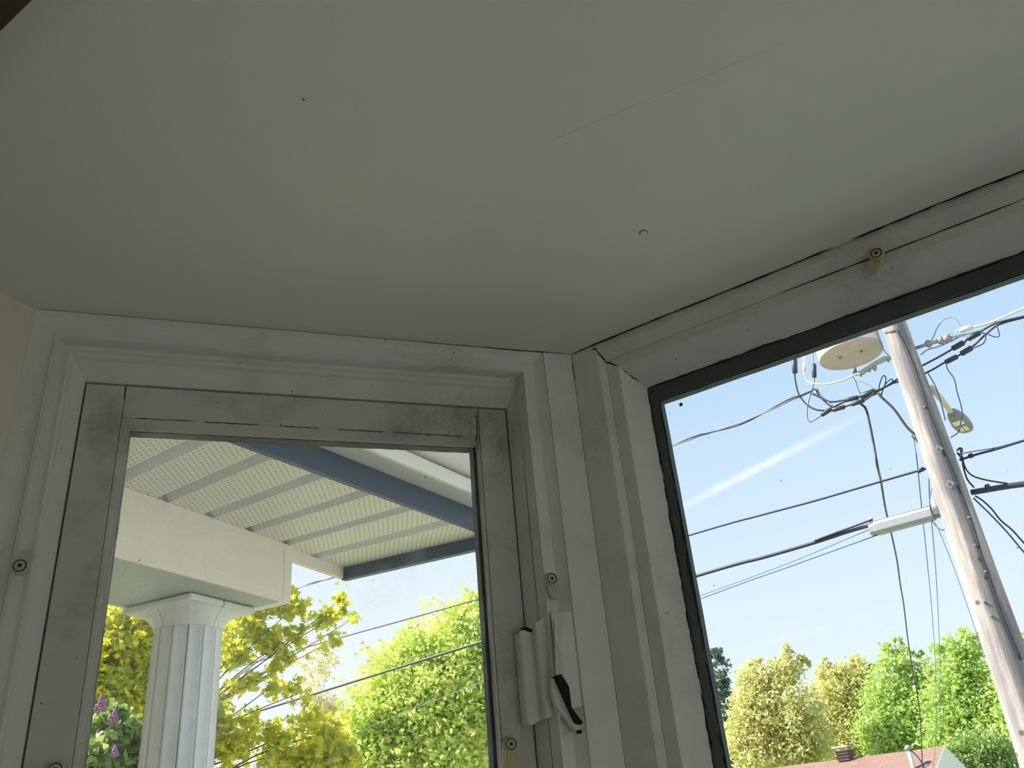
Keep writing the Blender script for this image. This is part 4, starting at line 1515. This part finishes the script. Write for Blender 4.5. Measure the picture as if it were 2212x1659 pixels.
tree('green_tree', 'green tree filling the gap right of the utility pole',
     [(2215, 1390, 34, 1), (2240, 1450, 60, 1), (2190, 1480, 50, 1), (2200, 1580, 80, 1), (2260, 1560, 80, 1)],
     13000, .165, 'leaf_green', (2220, 1600), 41, clump=.35, group=GT, trunk_r=.14)
tree('hedge_shrub', 'low dark green thicket between red roof and pole',
     [(2080, 1650, 40, 1), (2120, 1640, 50, 1), (2170, 1650, 45, 1), (2060, 1640, 30, 1)], 8000, .11, 'leaf_dark', (2120, 1665), 33, clump=.4, cat='shrub', trunk_r=.05)
tree('dark_tree', 'shaded dark green tree low behind the yellow trees',
     [(1600, 1650, 50, 1), (1680, 1600, 60, 1), (1780, 1590, 60, 1), (1880, 1600, 60, 1), (1980, 1590, 60, 1), (2060, 1600, 60, 1)], 16000, .18, 'leaf_dark', (1800, 1650), 52, clump=.35, trunk_r=.16)

# ------------------------------------------------------------------ clips, latch, cracks on the joinery
def plane_pt(px, py, fr, d):
    P0, u, n = fr
    r = ray(px, py)
    return CAM + r * (((P0 - CAM).dot(n) + d) / r.dot(n))


def clip(label, head_px, tail_px, fr, d, mat='clip_plastic', w=0.0085, hgt=0.009, groove=True):
    n = -fr[2]
    ph, pt = plane_pt(*head_px, fr, d), plane_pt(*tail_px, fr, d)
    ax = (pt - ph)
    ln = ax.length
    ax.normalize()
    sd_ = n.cross(ax)
    root = empty('window_clip', ph)
    tag(root, label, 'clip', 'turn clips screwed to the window frames')
    # stadium body, wider at the screw
    out_ = []
    for k in range(13):
        a = math.pi / 2 + math.pi * k / 12
        out_.append(ax * math.cos(a) * w + sd_ * math.sin(a) * w)
    w2_ = w * .8
    for k in range(5):
        a = -math.pi / 2 + math.pi * k / 4
        out_.append(ax * (ln - w2_ * .5 + math.cos(a) * w2_ * .5) + sd_ * math.sin(a) * w2_)
    b = MB().prism([ph + q for q in out_], n * hgt * .62)
    eased(b.build('clip_arm', mat, root), .0012)
    MB().tube([ph + n * hgt * .6, ph + n * hgt * .95, ph + n * hgt], [w * .93, w * .93, w * .82], 20).build('screw_boss', mat, root)
    ring_ = [ph + n * hgt * 1.0 + (ax * math.cos(2 * math.pi * k / 16) + sd_ * math.sin(2 * math.pi * k / 16)) * w * .70 for k in range(17)]
    MB().tube(ring_, .0006, 5).build('screw_rim', 'dark_gap', root)
    MB().tube([ph + n * hgt * .98, ph + n * hgt * 1.06], [w * .55, w * .48], 16).build('screw', 'screw_metal' if mat == 'x' else mat, root)
    q = w * .2
    MB().box(ph + n * hgt * 1.05 - ax * q - sd_ * q, ax * 2 * q, sd_ * 2 * q, n * .0006).build('screw_recess', 'dark_gap', root)
    if groove:
        MB().box(ph + ax * w * 1.15 - sd_ * w * .3 + n * hgt * .6, ax * max(.004, ln - w * 1.5), sd_ * w * .22, n * .0009).build('rib', mat, root)
        MB().box(ph + ax * w * 1.15 + sd_ * w * .15 + n * hgt * .6, ax * max(.004, ln - w * 1.5), sd_ * w * .22, n * .0009).build('rib', mat, root)
    return root


clip('white turn clip on the left casing, pointing up to the right', (46, 1227), (66, 1190), FRL, -0.001)
clip('white turn clip on the right casing above the painted latch', (1187, 1254), (1201, 1296), FRL, -0.001)
clip('dirty turn clip on the sash stile at the bottom edge, pointing down', (1099, 1609), (1096, 1668), FRL, 0.0505, 'clip_yellowed')
clip('turn clip barely showing at the bottom left of the sash', (122, 1664), (118, 1705), FRL, 0.0505)
clip('yellowed turn clip on the head of the wide window', (1897, 554), (1886, 600), FRR, 0.0115, 'clip_yellowed')

# painted-over latch keeper on the right casing of the narrow window
lat = empty('window_latch', plane_pt(1190, 1460, FRL, -.002))
tag(lat, 'painted over metal casement latch with a dark open slot', 'latch')


def lp(px, py, d):
    return plane_pt(px, py, FRL, d)


def quad_plate(name, quad, d, thick, mat='trim_paint'):
    pts = [lp(x, y, d) for x, y in quad]
    o = MB().prism(pts, nL * thick).build(name, mat, lat)
    return eased(o, .0015)


quad_plate('keeper_flange', [(1123, 1364), (1158, 1344), (1180, 1548), (1152, 1566), (1140, 1564)], .026, .024)
quad_plate('keeper_web', [(1157, 1345), (1190, 1324), (1204, 1544), (1180, 1552)], .010, .026)
# housing is a raised hood, higher on its right side
ho = [(1190, 1325), (1234, 1320), (1256, 1526), (1236, 1530), (1206, 1548)]
top_ = [(1200, 1331), (1218, 1327), (1222, 1420), (1218, 1455), (1208, 1456)]
vs = [lp(x, y, .012) for x, y in ho] + [lp(x, y, -.004) for x, y in ho]
MB().add(vs, [(4, 3, 2, 1, 0), (5, 6, 7, 8, 9)] + [(i, (i + 1) % 5, 5 + (i + 1) % 5, 5 + i) for i in range(5)]).build('keeper_plate', 'trim_paint', lat)
vs = [lp(1196, 1330, -.004), lp(1204, 1330, -.004), lp(1218, 1326, -.005), lp(1236, 1524, -.005), lp(1224, 1500, -.006),
      lp(1199, 1383, -.013), lp(1210, 1400, -.016), lp(1216, 1456, -.016), lp(1200, 1458, -.013)]
MB().add(vs, [(0, 1, 5), (1, 2, 6, 5), (2, 3, 4, 7, 6), (5, 6, 7, 8), (0, 5, 8), (8, 7, 4), (8, 4, 3), (3, 2, 1, 0, 8)]).build('keeper_hood', 'trim_paint', lat)
slot = [(1200, 1459), (1213, 1457), (1229, 1482), (1235, 1528), (1251, 1550), (1259, 1560), (1257, 1564), (1246, 1561), (1236, 1541)]
o = MB().prism([lp(x, y, -.0168) for x, y in slot], nL * .014).build('slot', 'dark_gap', lat)
arm = [(1196, 1462), (1203, 1470), (1238, 1542), (1247, 1563), (1256, 1570), (1254, 1584), (1246, 1583), (1240, 1572), (1205, 1530), (1194, 1500)]
o = eased(MB().prism([lp(x, y, -.0085) for x, y in arm], nL * .010).build('lever', 'trim_paint', lat), .001)
o = MB().prism([lp(x, y, -.0095) for x, y in [(1245, 1578), (1257, 1576), (1257, 1584), (1247, 1585)]], nL * .001).build('lever_tip_gap', 'dark_gap', lat)
o = MB().prism([lp(x, y, .0255) for x, y in [(1124, 1357), (1138, 1354), (1154, 1362), (1155, 1367), (1140, 1364)]], nL * .002).build('flange_gap', 'dark_gap', lat)


def crack(parent, pts, r, mat='dark_gap', jitter=0.0005, sub=6, name='paint_crack'):
    P = []
    for a, b in zip(pts[:-1], pts[1:]):
        for k in range(sub):
            q = Vector(a).lerp(Vector(b), k / sub)
            P.append(q + Vector((random.uniform(-1, 1), random.uniform(-1, 1), random.uniform(-.4, .4))) * jitter)
    P.append(Vector(pts[-1]))
    n = len(P)
    rs = [r * (0.45 + .9 * random.random()) for _ in range(n)]
    rs[0] = rs[-1] = r * .15
    return MB().tube(P, rs, 5).build(name, mat, parent)


def cp(px, py, off=0.0003):
    return on_z(px, py, ZC - off)


crack(ceil_o, [cp(620, 717), cp(760, 728), cp(900, 739), cp(1060, 752), cp(1232, 766)], .0011)
crack(ceil_o, [cp(378, 697), cp(430, 701), cp(460, 705)], .0007)
crack(ceil_o, [cp(480, 705), cp(530, 710), cp(600, 716)], .0007)
crack(ceil_o, [cp(200, 682), cp(260, 686), cp(330, 692)], .0005)
crack(ceil_o, [cp(1232, 767), cp(1290, 741), cp(1450, 676), cp(1620, 608), cp(1797, 535)], .0011)
crack(ceil_o, [cp(1795, 544), cp(1830, 530), cp(1852, 519)], .0010)
crack(ceil_o, [cp(1840, 517), cp(1960, 468), cp(2090, 415), cp(2240, 357)], .0013)
crack(ceil_o, [cp(655, 214), cp(656, 217)], .0008)
# a filled nail head shows through the ceiling paint
nh = cp(1390, 502, .0)
MB().tube([nh, nh - H * .0008], [.0052, .0045], 14).build('filled_nail', 'nail_stain', ceil_o)
MB().tube([nh - H * .0003, nh - H * .0012], [.0042, .0036], 14).build('filled_nail_head', 'ceiling_paint', ceil_o)


MB().tube([cp(1700, 90, 0), cp(1450, 195, 0), cp(1200, 300, 0)], .0002, 5).build('paint_ridge', 'ceiling_paint', ceil_o)


def rp(fr, t):
    return ring_pt(fr, *t)


# mitre cracks at the top left corner of the wide window
crack(w2, [rp(FRR, (.040, .006, -.0012)), rp(FRR, (.0428, .0122, -.0003)), rp(FRR, (.0477, .0250, .0112)), rp(FRR, (.0655, .0397, .0112))], .0010, jitter=.0009)
crack(w2, [rp(FRR, (.0655, .0397, .0112)), rp(FRR, (.0750, .0520, .0362)), rp(FRR, (.0820, .0615, .0590))], .0006, jitter=.0012)
crack(w2, [rp(FRR, (.030, .010, -.001)), rp(FRR, (.0415, .004, -.001))], .0005, jitter=.001)
crack(w2, [plane_pt(1680, 649 - 14, FRR, .0115), plane_pt(1800, 589, FRR, .0115), plane_pt(2000, 512, FRR, .0115), plane_pt(2230, 423, FRR, .0115)], .0006, jitter=.0003)
crack(w2, [plane_pt(1236, 786, FRL, -.003), plane_pt(1238, 800, FRL, -.003), plane_pt(1244, 825, FRL, -.003)], .0005, jitter=.0008)
crack(w2, [rp(FRR, (.0832, .064 + k * .12, .0597)) for k in range(9)], .0010, jitter=.0012, sub=14)
crack(w2, [rp(FRR, (.085 + k * .14, .0630, .0597)) for k in range(8)], .0012, jitter=.0012, sub=14)
crack(w2, [rp(FRR, (.0935, .084 + k * .12, .0662)) for k in range(9)], .0007, jitter=.0010, sub=14)
# rust line and open joints of the sash
for a_, b_ in ((291, 420), (440, 560), (600, 690), (730, 830), (850, 1005)):
    ya = 903 + (a_ - 291) * .056
    yb = 903 + (b_ - 291) * .056
    crack(w1, [plane_pt(a_, ya, FRL, .0508), plane_pt((a_ + b_) / 2, (ya + yb) / 2, FRL, .0508), plane_pt(b_, yb, FRL, .0508)], .0006, 'rust_stain', jitter=.0007, name='rust_line')
crack(w1, [plane_pt(1029, 893, FRL, .0509), plane_pt(1031, 920, FRL, .0509), plane_pt(1030, 945, FRL, .0509), plane_pt(1027, 955, FRL, .0509)], .0006)
crack(w1, [plane_pt(272, 832, FRL, .0509), plane_pt(270, 850, FRL, .0509), plane_pt(269, 862, FRL, .0509)], .0006)
# flaked paint beside the yellowed clip, fly specks on the pane
for x, y, s in ((1937, 562, 3.2), (1921, 572, 2.2), (1915, 577, 2.6), (1926, 579, 2.4), (1941, 567, 1.6)):
    p = plane_pt(x, y, FRR, .0236)
    p = plane_pt(x, y, FRR, .0190)
    MB().tube([p, p + nR * -.0012], [s * .00045, s * .0003], 7).build('paint_flake', 'rust_stain', w2)
p = plane_pt(1471, 874, FRR, .0677)
MB().tube([p, p - nR * .002], [.0028, .0018], 7).build('insect_speck', 'dark_gap', w2)
